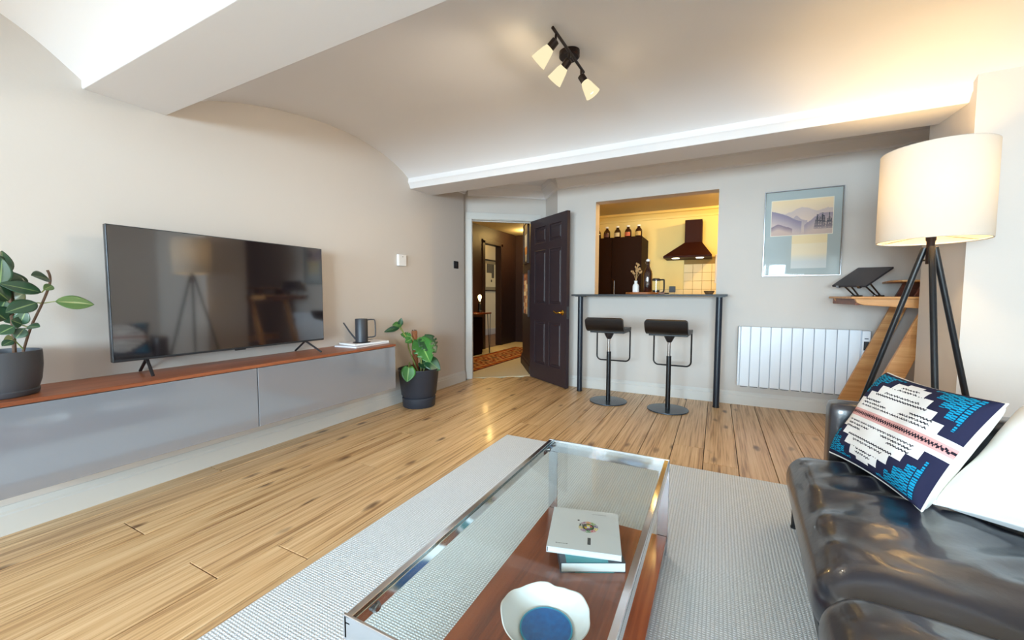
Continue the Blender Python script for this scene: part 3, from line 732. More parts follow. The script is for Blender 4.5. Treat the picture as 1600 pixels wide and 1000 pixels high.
# ------------------------------------------------------------------ piston stools
def make_stool():
    t = thing('bar_stool', '', 'stool', (0,0,0), 0, 'bar stools at the breakfast bar')
    MB().lathe([(0,0),(0.178,0),(0.182,0.004),(0.180,0.010),(0.03,0.014),(0,0.014)], 48).build('base_plate', mat('gunmetal',(64,76,88),0.25,metal=0.5), t, smooth=True)
    MB().lathe([(0.0215,0.012),(0.0215,0.50),(0.0,0.50)], 20).build('column', BLKM, t, smooth=True)
    MB().lathe([(0.0145,0.495),(0.0145,0.665)], 16).build('piston', CHROME, t, smooth=True)
    MB().lathe([(0.017,0.625),(0.022,0.63),(0.045,0.675),(0.05,0.70),(0,0.70)], 20).build('hub', BLKP, t, smooth=True)
    # seat shell: leather pad curling up at the rear
    prof = catmull([(0,0.19,0.725),(0,0.17,0.737),(0,0.05,0.738),(0,-0.08,0.738),(0,-0.145,0.746),(0,-0.185,0.775),(0,-0.205,0.82),(0,-0.212,0.845)], 5)
    hw = 0.178; th = 0.034; R2 = []
    for k, p in enumerate(prof):
        tg = (prof[min(k+1,len(prof)-1)] - prof[max(k-1,0)]).normalized(); nn = Vector((0, tg.z, -tg.y))
        e = k/(len(prof)-1)
        w_ = hw*(1 - 0.12*max(0, (e-0.85)/0.15)**2 - 0.10*max(0, (0.1-e)/0.1)**2)
        R2.append([p + Vector((w_*u, 0, 0)) for u in (-1,-0.5,0,0.5,1)] + [p - nn*th + Vector((w_*u, 0, 0)) for u in (1,0.5,0,-0.5,-1)])
    MB().loft(R2).build('seat', STOOLL, t, bev=0.014, seg=3)
    MB().box(-0.165,0.165,-0.10,0.175,0.690,0.704).build('seat_tray', BLKM, t, bev=0.004)
    # flat bar loop that carries the foot rest
    lp = MB()
    y0, xw, zt, zb, rr = 0.185, 0.168, 0.715, 0.385, 0.045
    pts = [(-xw, y0-0.10, zt), (-xw, y0-0.02, zt-0.005), (-xw, y0, zt-0.03), (-xw, y0, zb+rr)]
    pts += [(-xw+rr-rr*math.cos(a), y0, zb+rr-rr*math.sin(a)) for a in [PI/2*i/6 for i in range(1,7)]]
    pts += [(xw-rr+rr*math.sin(a), y0, zb+rr-rr*math.cos(a)) for a in [PI/2*i/6 for i in range(0,7)]]
    pts += [(xw, y0, zt-0.03), (xw, y0-0.02, zt-0.005), (xw, y0-0.10, zt)]
    lp.tube(pts, 0.0075, 8); lp.build('footrest_loop', BLKM, t, smooth=True)
    return t
s1 = make_stool(); s1.location = (-0.937, 3.942, 0.0); s1['label'] = 'black piston bar stool beside the open door'
s2 = copy_tree(s1); s2.location = (-0.377, 3.904, 0.0); s2.rotation_euler.z = math.radians(-3); s2['label'] = 'black piston bar stool towards the radiator'

# ------------------------------------------------------------------ media unit with its things
t = thing('media_console', 'long wall-hung grey gloss media console with reddish wood top', 'console', (XW+0.004, 1.40, 0))
CD, CZ0, CZ1 = 0.348, 0.268, 0.622
MB().box(0,CD-0.022,-1.16,1.13,CZ0+0.004,CZ1-0.001).build('carcass', CARC, t)
MB().box(0,CD,-1.165,1.145,CZ1,CZ1+0.018).build('wood_top', WALNUT, t, bev=0.002)
MB().box(CD-0.021,CD-0.002,-1.158,-0.0025,CZ0,CZ1-0.003).build('door', LACQ, t, bev=0.0015)
MB().box(CD-0.021,CD-0.002,0.0025,1.138,CZ0,CZ1-0.003).build('door', LACQ, t, bev=0.0015)
CTOP = CZ1+0.018

t = thing('television', 'large flat black television standing on media console', 'television', (-2.625, 1.423, CTOP))
z0 = 0.078
MB().box(-0.006,0.022,-0.588,0.588,z0,z0+0.672).build('bezel', mat('tv_bezel',(58,60,64),0.3,metal=0.4), t, bev=0.004)
MB().box(0.021,0.0235,-0.583,0.583,z0+0.012,z0+0.667).build('screen', SCREEN, t)
MB().box(-0.05,-0.006,-0.35,0.35,z0+0.05,z0+0.4).build('rear_housing', BLKP, t, bev=0.01)
MB().box(0.012,0.022,-0.03,0.03,z0-0.006,z0+0.002).build('sensor_lip', BLKP, t)
for sy, dy in ((-0.45, -0.035), (0.45, 0.05)):
    f = MB()
    f.bar((0.0, sy, z0+0.004), (0.125, sy+dy*0.7, 0.006), 0.014, 0.010)
    f.bar((0.0, sy, z0+0.004), (-0.10, sy-dy*0.2, 0.006), 0.014, 0.010)
    f.build('stand_foot', BLKP, t, bev=0.003)

def leaf_mesh(L, W, fold=0.18, droop=0.25, nx=8, ny=12, point=1.0, notch=0, wave=0.0, heart=False):
    """leaf lying along +y from the origin, face up +z"""
    vs, uv = [], []
    for j in range(ny+1):
        v = j/ny
        if heart: w = math.sin(PI*min(1, (v*0.92+0.08)))**0.75*(1.15-0.5*v)
        else: w = (math.sin(PI*v**0.85))**0.85*1.0
        for i in range(nx+1):
            u = -1+2*i/nx
            x = u*w*W/2
            y = v*L - (heart and (0.12*L*abs(u)*(1-v)**3) or 0)
            z = fold*abs(x) - droop*L*v*v + wave*W*math.sin(v*9+u)*abs(u)
            vs.append((x, y, z)); uv.append((0.5+u*0.5, v))
    fs = []
    for j in range(ny):
        for i in range(nx):
            if notch and j in (4, 6, 8) and i in (0, nx-1): continue
            fs.append((j*(nx+1)+i, j*(nx+1)+i+1, (j+1)*(nx+1)+i+1, (j+1)*(nx+1)+i))
    me = bpy.data.meshes.new('leaf'); me.from_pydata(vs, [], fs)
    ul = me.uv_layers.new(name='UVMap')
    for p in me.polygons:
        p.use_smooth = True
        for li in p.loop_indices: ul.data[li].uv = uv[me.loops[li].vertex_index]
    return me
def leaf(parent, base, tip, W, m, face=(1,-0.4,0.6), **kw):
    """a leaf from base to tip (world), broad side turned towards face"""
    base, tip = Vector(base), Vector(tip); y = tip-base; L = y.length; y.normalize()
    z = Vector(face); z = (z - y*z.dot(y)).normalized(); x = y.cross(z)
    me = leaf_mesh(L, W, **kw); me.materials.append(m)
    o = bpy.data.objects.new('leaf', me); COL.objects.link(o)
    md = o.modifiers.new('thick', 'SOLIDIFY'); md.thickness = 0.0012
    mt = Matrix.Identity(4)
    for i in range(3): mt[i][0], mt[i][1], mt[i][2], mt[i][3] = x[i], y[i], z[i], base[i]
    o.matrix_world = mt
    o.parent = parent; o.matrix_parent_inverse = Matrix.Translation(-Vector(parent.location))
    return o

# rubber plant in a dark pot at the end of the console
PX, PY = -2.572, 0.478
t = thing('rubber_plant', 'rubber plant with glossy dark leaves in round dark grey pot on console', 'potted plant', (PX, PY, CTOP))
MB().lathe([(0,0.001),(0.104,0.001),(0.109,0.006),(0.112,0.022),(0.109,0.026),(0,0.026)], 40).build('saucer', POTG, t, smooth=True)
MB().lathe([(0.0,0.024),(0.108,0.024),(0.118,0.06),(0.124,0.12),(0.124,0.165),(0.123,0.182),(0.117,0.182),(0.117,0.15),(0,0.15)], 40).build('pot', POTG, t, smooth=True)
MB().lathe([(0,0.158),(0.117,0.155)], 24, cap=False).build('soil', SOIL, t)
T0 = Vector((PX, PY, CTOP))
def q(x, y, dx=0.0): return at(x, y, 0, PX+dx)
def stem(parent, pts, r, m, org): 
    return MB().tube(catmull([Vector(p)-org for p in pts], 4), r, 8).build('stem', m, parent, smooth=True)
stem(t, [q(23,556), q(20,505), q(15,458), q(8,428)], 0.0065, STEMB, T0)
stem(t, [q(35,554,0.02), q(48,512,0.03), q(66,474,0.03), q(77,446,0.02), q(78,432,0.02), q(74,422,0.02)], 0.0045, STEMB, T0)
L_ = [((77,436),(50,429),14,0.03,LEAF1),((82,446),(69,452),7,0.04,LEAF2),((86,471),(149,475),14,0.03,LEAF2),((65,457),(-2,441),15,0.05,LEAF1),
      ((58,473),(9,487),15,0.06,LEAF1),((31,507),(40,485),11,0.06,LEAF1),((43,510),(62,510),9,0.06,LEAF1),((35,507),(18,500),12,0.07,LEAF1),
      ((38,513),(24,529),10,0.06,LEAF1),((22,510),(-4,522),12,0.06,LEAF1),((13,474),(38,457),14,-0.01,LEAF3),((22,458),(3,420),24,-0.02,LEAF1),
      ((4,432),(4,391),13,0.0,LEAF1),((0,446),(3,404),14,0.0,LEAF1),((21,530),(4,533),10,0.05,LEAF3),((20,532),(3,540),7,0.07,LEAF1),
      ((14,470),(-14,446),16,0.05,LEAF1),((20,506),(13,490),9,-0.02,LEAF1),((8,470),(-6,498),16,0.0,LEAF1),((10,500),(-18,480),16,0.02,LEAF1),((6,420),(-30,402),18,0.0,LEAF1)]
for b_, p_, wpx, dx, m in L_:
    B_ = q(*b_, dx); P_ = q(*p_, dx+random.uniform(-0.02, 0.04))
    leaf(t, B_, P_, wpx/F*2.9, m, face=(0.9, -0.1+random.uniform(-.3,.3), 0.55+random.uniform(-.3,.3)), droop=0.06)
for a, b in (((66,474),(58,473)),((77,446),(65,457)),((66,474),(86,471)),((48,512),(31,507)),((48,512),(43,510)),((48,512),(38,513)),((36,545),(21,530))):
    MB().tube([q(*a,0.03)-T0, q(*b,0.045)-T0], 0.0022, 6).build('leaf_stalk', STEMG, t)

# books and watering can on the console
def book(name, label, loc, rz, w, d, h, cover, pages, spine_in=0.004, cat='book', group=None):
    t = thing(name, label, cat, loc, rz, group)
    MB().box(-w/2+0.003,w/2-0.003,-d/2+0.003,d/2,0.0025,h-0.0025).build('pages', pages, t)
    c = MB(); c.box(-w/2,w/2,-d/2,d/2+0.002,0,0.0025); c.box(-w/2,w/2,-d/2,d/2+0.002,h-0.0025,h); c.box(-w/2,w/2,d/2,d/2+0.002,0.0025,h-0.0025)
    c.build('cover', cover, t, bev=0.0006, seg=1)
    return t
COVW = mat('white_cover', (228, 226, 232), 0.35); COVG = mat('pale_grey_cover', (206, 204, 214), 0.4)
b1 = book('coffee_table_book', 'large pale grey softback under the watering can', (-2.60, 2.37, CTOP), math.radians(4), 0.23, 0.37, 0.012, COVG, PAPER)
b2 = book('magazine', 'white magazine with dark printed spine under watering can', (-2.612, 2.40, CTOP+0.012), math.radians(-6), 0.21, 0.33, 0.013, COVW, PAPER)
MB().box(-0.1045,-0.07,0.04,0.15,0.0129,0.0134).build('printed_band', mat('band_print',(70,76,88),0.5), b2)
BT = CTOP+0.025
c0 = Vector((-2.58, 2.345, BT))
t = thing('watering_can', 'matt dark grey cylindrical watering can on stacked magazines', 'watering can', c0, math.radians(52))
CANM = mat('can_grey', (58, 60, 66), 0.45, metal=0.2)
MB().lathe([(0,0.004),(0.049,0.004),(0.049,0.19),(0.047,0.194),(0.044,0.19),(0.044,0.01),(0,0.01)], 32).build('can_body', CANM, t, smooth=True)
MB().lathe([(0,0),(0.068,0),(0.07,0.004),(0.05,0.007),(0,0.007)], 32).build('drip_plate', BLKP, t, smooth=True)
MB().tube(catmull([(0.045,0,0.184),(0.085,0,0.186),(0.105,0,0.172),(0.108,0,0.07),(0.098,0,0.045),(0.045,0,0.040)],5), 0.0055, 10).build('handle', CANM, t, smooth=True)
MB().tube([(-0.042,0,0.022),(-0.09,0,0.09),(-0.135,0,0.165)], [0.0075,0.0065,0.0055], 10).build('spout', CANM, t, smooth=True)

# monstera on the floor
mc = Vector((-2.515, 2.967, 0))
t = thing('monstera_plant', 'monstera on a moss pole in a large charcoal floor pot', 'potted plant', mc)
MB().lathe([(0,0),(0.145,0),(0.15,0.005),(0.157,0.085),(0.152,0.092),(0,0.092)], 40).build('pot_base', POTB, t, smooth=True)
MB().lathe([(0.0,0.09),(0.146,0.09),(0.150,0.1),(0.163,0.115),(0.188,0.345),(0.192,0.35),(0.192,0.362),(0.184,0.362),(0.18,0.35),(0.176,0.30),(0,0.30)], 40).build('pot', POTB, t, smooth=True)
MB().lathe([(0,0.318),(0.176,0.315)], 24, cap=False).build('soil', SOIL, t)
md = (mc - Vector((0,0,H))).dot(FW)
def q2(x, y, dd=0.0): return atd(x, y, md+dd)
pb, pt_ = q2(650,592), q2(647.5,517)
pole = MB()
ptl = [pb.lerp(pt_, i/24) - mc for i in range(25)]
pole.tube(ptl, [0.026*(1+0.07*(i%2)) for i in range(25)], 12); pole.build('moss_pole', MOSS, t, smooth=True)
for a in range(3):
    pr = pt_ - mc + Vector((0.018*math.cos(a*2.1), 0.018*math.sin(a*2.1), -0.003)); MB().tube([pr, pr+Vector((0,0,0.014))], 0.006, 6).build('pole_prong', STEMB, t)
def mstem(pts, r=0.006): MB().tube(catmull([q2(*p)-mc for p in pts], 4), r, 8).build('stem', STEMG, t, smooth=True)
mstem([(657,590,-0.06),(658,560,-0.05),(655,535,-0.05)], 0.008); mstem([(660,588,-0.05),(664,570,-0.06),(667,562,-0.06)])
mstem([(655,585,-0.05),(640,548,-0.05),(636,530,-0.07),(625,511,-0.1)], 0.007); mstem([(644,585,-0.08),(640,566,-0.12),(639,574,-0.21)], 0.004)
mstem([(655,560,-0.05),(645,530,-0.06),(640,526,-0.07)], 0.005); mstem([(656,560,-0.05),(654,532,-0.06),(653,529,-0.06)], 0.005)
fcam = (0.6,-0.7,0.35)
ML = [((656,532,-0.06),(672,566,-0.16),0.22,LEAFM,dict(heart=True,notch=1,droop=0.05),(0.55,-0.75,0.45)),
      ((661,529,-0.05),(682,550,-0.08),0.21,LEAFD,dict(heart=True,notch=1,droop=0.08),(0.3,-0.5,0.8)),
      ((667,562,-0.05),(688,578,-0.08),0.14,LEAFD,dict(heart=True,droop=0.1),fcam),
      ((639,574,-0.21),(636,597,-0.235),0.14,LEAFM,dict(heart=True,droop=-0.05),(0.6,-0.75,0.25)),
      ((625,511,-0.1),(600,518,-0.16),0.055,LEAFD,dict(droop=0.1),fcam), ((625,510,-0.1),(627,497,-0.12),0.05,LEAFD,dict(droop=0.1),fcam),
      ((628,508,-0.1),(613,507,-0.15),0.09,LEAFM,dict(droop=0.1),(0.2,-0.6,0.8)),
      ((643,527,-0.06),(626,521,-0.08),0.085,LEAFM,dict(notch=1,droop=0.1),(0.3,-0.6,0.7)), ((643,530,-0.06),(634,534,-0.12),0.07,LEAFM,dict(droop=0.2),fcam),
      ((651,530,-0.06),(665,531,-0.08),0.06,LEAFM,dict(droop=0.2),(0.3,-0.6,0.8)), ((656,566,-0.05),(672,572,-0.04),0.13,LEAFD,dict(heart=True,droop=0.1),(0.3,-0.5,0.7))]
for b_, p_, W, m, kw, fc in ML: leaf(t, q2(*b_), q2(*p_), W, m, face=fc, **kw)

# wall fittings on the left wall
t = thing('thermostat', 'small white room thermostat on left wall above console end', 'thermostat', (XW, 3.0, 1.39))
MB().box(0,0.028,-0.055,0.055,-0.055,0.055).build('case', WHITEP, t, bev=0.006)
MB().box(0.0275,0.0295,-0.005,0.008,0.03,0.036).build('indicator', POTG, t)
t = thing('light_switch', 'black light switch beside the door frame', 'light switch', (XW, 3.925, 1.41))
MB().box(0,0.01,-0.043,0.043,-0.043,0.043).build('plate', BLKP, t, bev=0.003)
MB().box(0.009,0.014,-0.012,0.012,-0.02,0.02).build('rocker', BLKP, t, bev=0.002)
t = thing('double_socket', 'white double wall socket behind the monstera pot', 'socket', (XW, 3.24, 0.52))
MB().box(0,0.01,-0.073,0.073,-0.043,0.043).build('plate', WHITEP, t, bev=0.003)
for sy in (-0.035, 0.035):
    h = MB(); h.box(0.0095,0.0105,sy-0.004,sy+0.004,0.008,0.018); h.box(0.0095,0.0105,sy-0.015,sy-0.007,-0.016,-0.011); h.box(0.0095,0.0105,sy+0.007,sy+0.015,-0.016,-0.011)
    h.build('socket_holes', BLKP, t); MB().box(0.0095,0.013,sy*0.45-0.006,sy*0.45+0.006,0.018,0.034).build('rocker', WHITEP, t)

# ------------------------------------------------------------------ back wall: radiator and picture
t = thing('radiator', 'white electric panel radiator under the landscape picture', 'radiator', (0.19, YB, 0.20))
RW, RH, n = 0.905, 0.565, 11
MB().box(0.0,RW+0.055,-0.075,-0.03,0.012,RH-0.006).build('core', RADW, t)
MB().box(0.0,0.02,-0.092,-0.03,0.0,RH).build('end_panel', RADW, t, bev=0.006)
pw = (RW-0.022)/n
for i in range(n):
    MB().box(0.022+i*pw, 0.022+(i+1)*pw-0.004, -0.097, -0.07, 0.0, RH).build('panel', RADW, t, bev=0.005)
c = MB().box(RW+0.004,RW+0.062,-0.095,-0.03,0.02,RH-0.004).build('control_unit', RADW, t, bev=0.008)
MB().box(RW+0.016,RW+0.05,-0.0965,-0.094,RH-0.17,RH-0.095).build('display', BLKP, c)
MB().box(RW+0.02,RW+0.046,-0.0962,-0.0945,RH-0.075,RH-0.068).build('printed_mark', POTG, c)
for k in range(3): MB().box(RW+0.018+k*0.012,RW+0.026+k*0.012,-0.0965,-0.0945,RH-0.20,RH-0.19).build('button', POTG, c)
for x in (0.15, RW-0.15): MB().box(x-0.02,x+0.02,-0.03,0,0.05,RH-0.05).build('wall_bracket', RADW, t)
for i in range(n): MB().box(0.03+i*pw, 0.022+(i+1)*pw-0.012, -0.09, -0.075, -0.006, 0.004).build('vent_slot', POTG, t)

t = thing('landscape_picture', 'misty mountain landscape print in pale blue mount behind glass', 'picture', (0.376, YB, 1.24))
PW, PH = 0.567, 0.756
def vnoise(x, s): return noise.noise(Vector((x*s, s*3.1, 0.7)))
def landscape(u, v):                       # v from the bottom
    vt = 1-v
    if 0.078 < u < 0.895 and 0.095 < vt < 0.53:
        if not (0.085 < u < 0.888 and 0.103 < vt < 0.522): return (232,222,204)
        a = (u-0.085)/0.803; b = (vt-0.103)/0.419
        def mixc(c, d, k): k = max(0, min(1, k)); return tuple(c[i]+(d[i]-c[i])*k for i in range(3))
        col = mixc((238,212,170), (226,206,188), b*2)
        r1 = 0.34 - 0.16*math.exp(-((a-0.52)/0.18)**2) - 0.1*math.exp(-((a-0.95)/0.15)**2) + 0.02*vnoise(a, 12) + 0.05
        if b > r1: col = mixc((204,186,182), (222,200,184), (b-r1)*3)
        r2 = min(0.30+max(0,a-0.06)*0.75 + 0.02*vnoise(a, 9), 0.9)
        if b > r2 and a < 0.6: col = mixc((140,130,152), (206,186,180), (b-r2)*2.6)
        r3 = 0.6 - 0.14*math.exp(-((a-0.42)/0.07)**2)
        if b > r3 and 0.3 < a < 0.6 and not (b > r2 and a < 0.5): col = mixc((176,162,170), (206,186,176), (b-r3)*4)
        r4 = 0.42 + max(0, 0.80-a)*1.3 + 0.015*vnoise(a, 15)
        if b > r4 and a > 0.55: col = mixc((158,144,158), (206,184,172), (b-r4)*3)
        tr = 9.
        for ta, th, tw in ((0.76,0.40,0.03),(0.80,0.50,0.03),(0.84,0.36,0.035),(0.87,0.48,0.03),(0.95,0.42,0.03),(0.73,0.60,0.03),(0.92,0.56,0.04),(0.98,0.54,0.03)):
            yy = b - th
            if 0 < yy < 0.85-th and abs(a-ta) < tw*min(1, yy/0.22)*(0.65+0.35*math.sin(b*150)): col = mixc((70,70,80), (150,136,140), (b-0.58)*4)
        r5 = 0.68 + abs(a-0.12)*0.55 - 0.0 + 0.02*vnoise(a, 14)
        if b > r5 and a < 0.35: col = mixc((130,114,130), (204,178,166), (b-r5)*6)
        if b > 0.82: col = mixc(col, (200,174,164), (b-0.82)*3)
        return col
    if 0.37 < u < 0.835 and 0.53 <= vt < 0.925:
        k = (vt-0.53)/0.39
        c = (236,214,170) if k < 0.25 else ((236,220,190) if k < 0.55 else (206,208,206))
        return c if k < 0.55 else tuple(c[i] + ((236,220,190)[i]-c[i])*max(0, 1-(k-0.55)*4) for i in range(3))
    return (170,180,180)
MB().box(0,PW,-0.014,-0.002,0,PH).build('backing_board', mat('mdf',(120,110,96),0.8), t)
print_sheet('art_print', (0.004,-0.0145,0.004), (PW-0.008,0,0), (0,0,PH-0.008), 108, 132, landscape, PRT, t)
MB().box(0,PW,-0.019,-0.016,0,PH).build('cover_glass', PGLASS, t)
f = MB(); g = 0.006
f.box(-g,PW+g,-0.022,0,PH,PH+g); f.box(-g,PW+g,-0.022,0,-g,0); f.box(-g,0,-0.022,0,0,PH); f.box(PW,PW+g,-0.022,0,0,PH)
f.build('frame_edge', STEEL, t)

# ------------------------------------------------------------------ standing desk in the alcove
DZ = 1.032
t = thing('standing_desk', 'oak standing desk on slanted plank legs in the alcove', 'desk', (1.2, 4.03, 0))
ox, oy = 1.2, 4.03
MB().prism([(0.86-ox,3.68-oy),(1.62-ox,3.68-oy),(1.62-ox,4.40-oy),(0.875-ox,4.40-oy)], DZ, DZ+0.016).build('desktop', OAKX, t, bev=0.004)
for yy in (3.70, 4.26):
    # side rail deepening towards the back
    r = MB(); pts = [(0.885,DZ),(0.90,DZ-0.03),(0.94,DZ-0.046),(1.58,DZ-0.085),(1.58,DZ)]
    r.loft([[(x-ox, y-oy, z) for x, z in pts] for y in (yy, yy+0.028)]); r.build('side_rail', OAKX, t, bev=0.003)
    l = MB(); sl = 0.385
    pts = [(0.886,0.0),(0.886+0.145,0.0),(0.886+0.10+sl*0.985,0.985),(0.886+sl*0.985,0.985)]
    l.loft([[(x-ox, y-oy, z) for x, z in pts] for y in (yy+0.03, yy+0.058)]); l.build('plank_leg', OAKX, t, bev=0.003)
MB().box(0.895-ox,0.92-ox,3.73-oy,4.36-oy,DZ-0.045,DZ).build('front_rail', OAKD, t, bev=0.003)  # dark wood colour here stands in for shade on the front face
MB().box(1.5-ox,1.53-ox,3.73-oy,4.30-oy,0.30,0.40).build('back_brace', OAKX, t, bev=0.003)
for yy in (3.76, 4.29): MB().bar((1.56-ox,yy-oy,0.0),(1.56-ox,yy-oy,DZ-0.08),0.03,0.07).build('back_leg', OAKX, t, bev=0.003)
sh = MB().prism([(1.14-ox,3.95-oy),(1.18-ox,3.84-oy),(1.6-ox,3.80-oy),(1.6-ox,4.38-oy),(1.22-ox,4.38-oy)], 1.155, 1.168).build('raised_shelf', OAKX, t, bev=0.004)
m = MB(); m.loft([[(x-ox,y-oy,z) for x, z in ((1.27,DZ+0.016),(1.50,DZ+0.016),(1.50,1.156),(1.315,1.156))] for y in (3.9,3.925)]); m.build('shelf_support', OAKD, sh, bev=0.002)
m = MB(); m.loft([[(x-ox,y-oy,z) for x, z in ((1.27,DZ+0.016),(1.50,DZ+0.016),(1.50,1.156),(1.315,1.156))] for y in (4.25,4.275)]); m.build('shelf_support', OAKD, sh, bev=0.002)

DT = DZ+0.016
LA, LB = Vector((0.862,4.25,1.136)), Vector((1.033,4.05,1.126)); LC, LDd = Vector((1.238,4.225,1.280)), Vector((1.062,4.395,1.286))
LDd = LA + (LC-LB)
lx = (LB-LA).normalized(); ly = (LC-LB); ly = (ly-lx*ly.dot(lx)); lD = ly.length; ly.normalize(); ln = lx.cross(ly); lW = (LB-LA).length
t = thing('laptop', 'closed dark grey laptop lying tilted on a metal stand', 'laptop', LA)
def lp(a, b, c): return lx*a + ly*b + ln*c
def slab(x0_,x1_,y0_,y1_,c0_,c1_):
    m = MB(); return m.add([lp(*p) for p in ((x0_,y0_,c0_),(x1_,y0_,c0_),(x1_,y1_,c0_),(x0_,y1_,c0_),(x0_,y0_,c1_),(x1_,y0_,c1_),(x1_,y1_,c1_),(x0_,y1_,c1_))],
              [(0,3,2,1),(4,5,6,7),(0,1,5,4),(1,2,6,5),(2,3,7,6),(3,0,4,7)])
slab(0,lW,0,lD,-0.008,0.0).build('base', ALU, t, bev=0.002)
slab(0,lW,0,lD,0.0006,0.0065).build('lid', ALU, t, bev=0.002)
mid = LA + lx*lW/2 + ly*lD/2
t = thing('laptop_stand', 'folding metal laptop stand on the standing desk', 'laptop stand', (mid.x, mid.y, DT))
O = Vector((mid.x, mid.y, DT))
base_pl = MB(); 
def stp(a, b, c): return LA + lp(a, b, c) - O
hz = Vector((ly.x, ly.y, 0)).normalized()
for i, a in enumerate((0.05, lW-0.05)):
    p = stp(a, 0.10, -0.011); pf = Vector((p.x, p.y, 0.006)) + hz*0.13
    MB().bar(p - hz*0.0, pf, 0.007, 0.010).build('strut', STEEL, t)
    MB().bar(p - hz*0.045 - Vector((0,0,0.026)), pf - hz*0.045, 0.007, 0.010).build('strut', STEEL, t)
    mm = MB(); mm.bar(pf - hz*0.07, pf + hz*0.03, 0.02, 0.012); mm.build('foot_bar', STEEL, t, bev=0.002)
    MB().bar(stp(a,-0.005,-0.012), stp(a,0.17,-0.012), 0.022, 0.006, up=ln).build('support_arm', STEEL, t)
    MB().bar(stp(a,-0.006,-0.014), stp(a,-0.006,0.008), 0.022, 0.005, up=ly).build('front_lip', STEEL, t)

# ------------------------------------------------------------------ tripod floor lamp
LP = Vector((0.96, 2.80, 0))
t = thing('tripod_lamp', 'tripod floor lamp with white drum shade and black legs behind sofa', 'floor lamp', LP)
SR, SZ0, SZ1 = 0.21, 1.33, 1.785
MB().lathe([(SR-0.002,SZ0),(SR,SZ0+0.002),(SR-0.001,SZ1-0.002),(SR-0.003,SZ1)], 64, cap=False).build('shade', SHADE, t, smooth=True)
for z in (SZ0, SZ1):
    m = MB(); m.tube([((SR-0.004)*math.cos(2*PI*i/48),(SR-0.004)*math.sin(2*PI*i/48), z+(0.004 if z == SZ0 else -0.004)) for i in range(49)], 0.003, 6); m.build('shade_ring', WHITEP, t, smooth=True)
sp = MB()
for a in (0.3, 0.3+2*PI/3, 0.3+4*PI/3): sp.tube([(0.02*math.cos(a),0.02*math.sin(a),SZ0+0.03),((SR-0.004)*math.cos(a),(SR-0.004)*math.sin(a),SZ0+0.006)], 0.002, 6)
sp.build('spider', STEEL, t)
MB().lathe([(0,1.215),(0.016,1.215),(0.016,1.33),(0.02,1.335),(0.02,1.40),(0,1.40)], 16).build('socket_stem', BRONZE, t, smooth=True)
MB().lathe([(0.013,1.40),(0.018,1.42),(0.034,1.46),(0.036,1.485),(0.028,1.515),(0,1.525)], 20).build('bulb', BULB, t, smooth=True)
KK = 0.26
for ang in (144, 264, 24):
    a = math.radians(ang); c_, s_ = math.cos(a), math.sin(a)
    l = MB().tube([((0.022+KK*(1.30-z))*c_, (0.022+KK*(1.30-z))*s_, z) for z in (1.30, 0.012)], 0.0135, 14).build('leg', BLKM, t, smooth=True)
    r0 = 0.022+KK*1.29
    MB().lathe([(0,0),(0.016,0),(0.016,0.02),(0,0.02)], 12, (r0*c_, r0*s_, 0)).build('foot', BLKP, l)
    m = MB()
    for z in (1.275, 1.235): m.tube([(0.012*c_,0.012*s_,z),((0.022+KK*(1.30-z))*c_,(0.022+KK*(1.30-z))*s_,z)], 0.005, 8)
    m.build('bracket', BLKM, l)
point('tripod_lamp_light', (0,0,1.60), 19, (1.0,0.66,0.27), 0.06, t)

# ------------------------------------------------------------------ sofa
def rbox(name, x0, x1, y0, y1, z0, z1, r, m, parent, crown=0, wr=0, n=(16,28,8), seed=0, sag=None):
    """soft upholstered block: rounded box with a crowned, creased top"""
    cx, cy, cz = (x0+x1)/2, (y0+y1)/2, (z0+z1)/2; hx, hy, hz_ = (x1-x0)/2, (y1-y0)/2, (z1-z0)/2
    bm = bmesh.new(); idx = {}
    def vert(p):
        kx = tuple(round(c, 5) for c in p)
        if kx in idx: return idx[kx]
        q = [p[0]*hx, p[1]*hy, p[2]*hz_]; inn = [max(-h+r, min(h-r, c)) for c, h in zip(q, (hx,hy,hz_))]
        d = Vector(q)-Vector(inn)
        if d.length > 1e-9:
            ds = max(abs(d.x), abs(d.y), abs(d.z)); d = d.normalized()*ds
            pos = Vector(inn)+d
        else: pos = Vector(q)
        k = (1-p[0]**4)*(1-p[1]**4)
        if p[2] > 0:
            pos.z += crown*k*max(0, p[2])
            if wr:
                w_ = noise.noise(Vector((pos.x*3.0+pos.y*2.2+seed, pos.y*7.0-pos.x*4.0, seed)))
                w2 = noise.noise(Vector((pos.x*9.0+pos.y*5, pos.y*15.0-pos.x*6, seed+5)))
                pos.z += wr*(abs(w_)*-1.4+0.2*w2+0.3)*min(1, k*3)
        idx[kx] = bm.verts.new((pos.x+cx, pos.y+cy, pos.z+cz)); return idx[kx]
    def face(fx):
        a, b, c = {'x': (1,2,0), 'y': (0,2,1), 'z': (0,1,2)}[fx[0]]; s = 1 if fx[1] == '+' else -1
        for i in range(n[a]):
            for j in range(n[b]):
                ps = []
                for di, dj in ((0,0),(1,0),(1,1),(0,1)):
                    p = [0,0,0]; p[a] = -1+2*(i+di)/n[a]; p[b] = -1+2*(j+dj)/n[b]; p[c] = s; ps.append(vert(p))
                try: bm.faces.new(ps)
                except ValueError: pass
    for fx in ('x+','x-','y+','y-','z+','z-'): face(fx)
    bmesh.ops.recalc_face_normals(bm, faces=bm.faces)
    me = bpy.data.meshes.new(name); bm.to_mesh(me); bm.free(); me.materials.append(m)
    me.polygons.foreach_set('use_smooth', [True]*len(me.polygons))
    o = bpy.data.objects.new(name, me); COL.objects.link(o); o.parent = parent
    return o
SO = Vector((0.305, 2.20, 0)); SA = math.radians(-3.6)
t = thing('leather_sofa', 'low black leather sofa with slim steel legs on the rug', 'sofa', SO, SA)
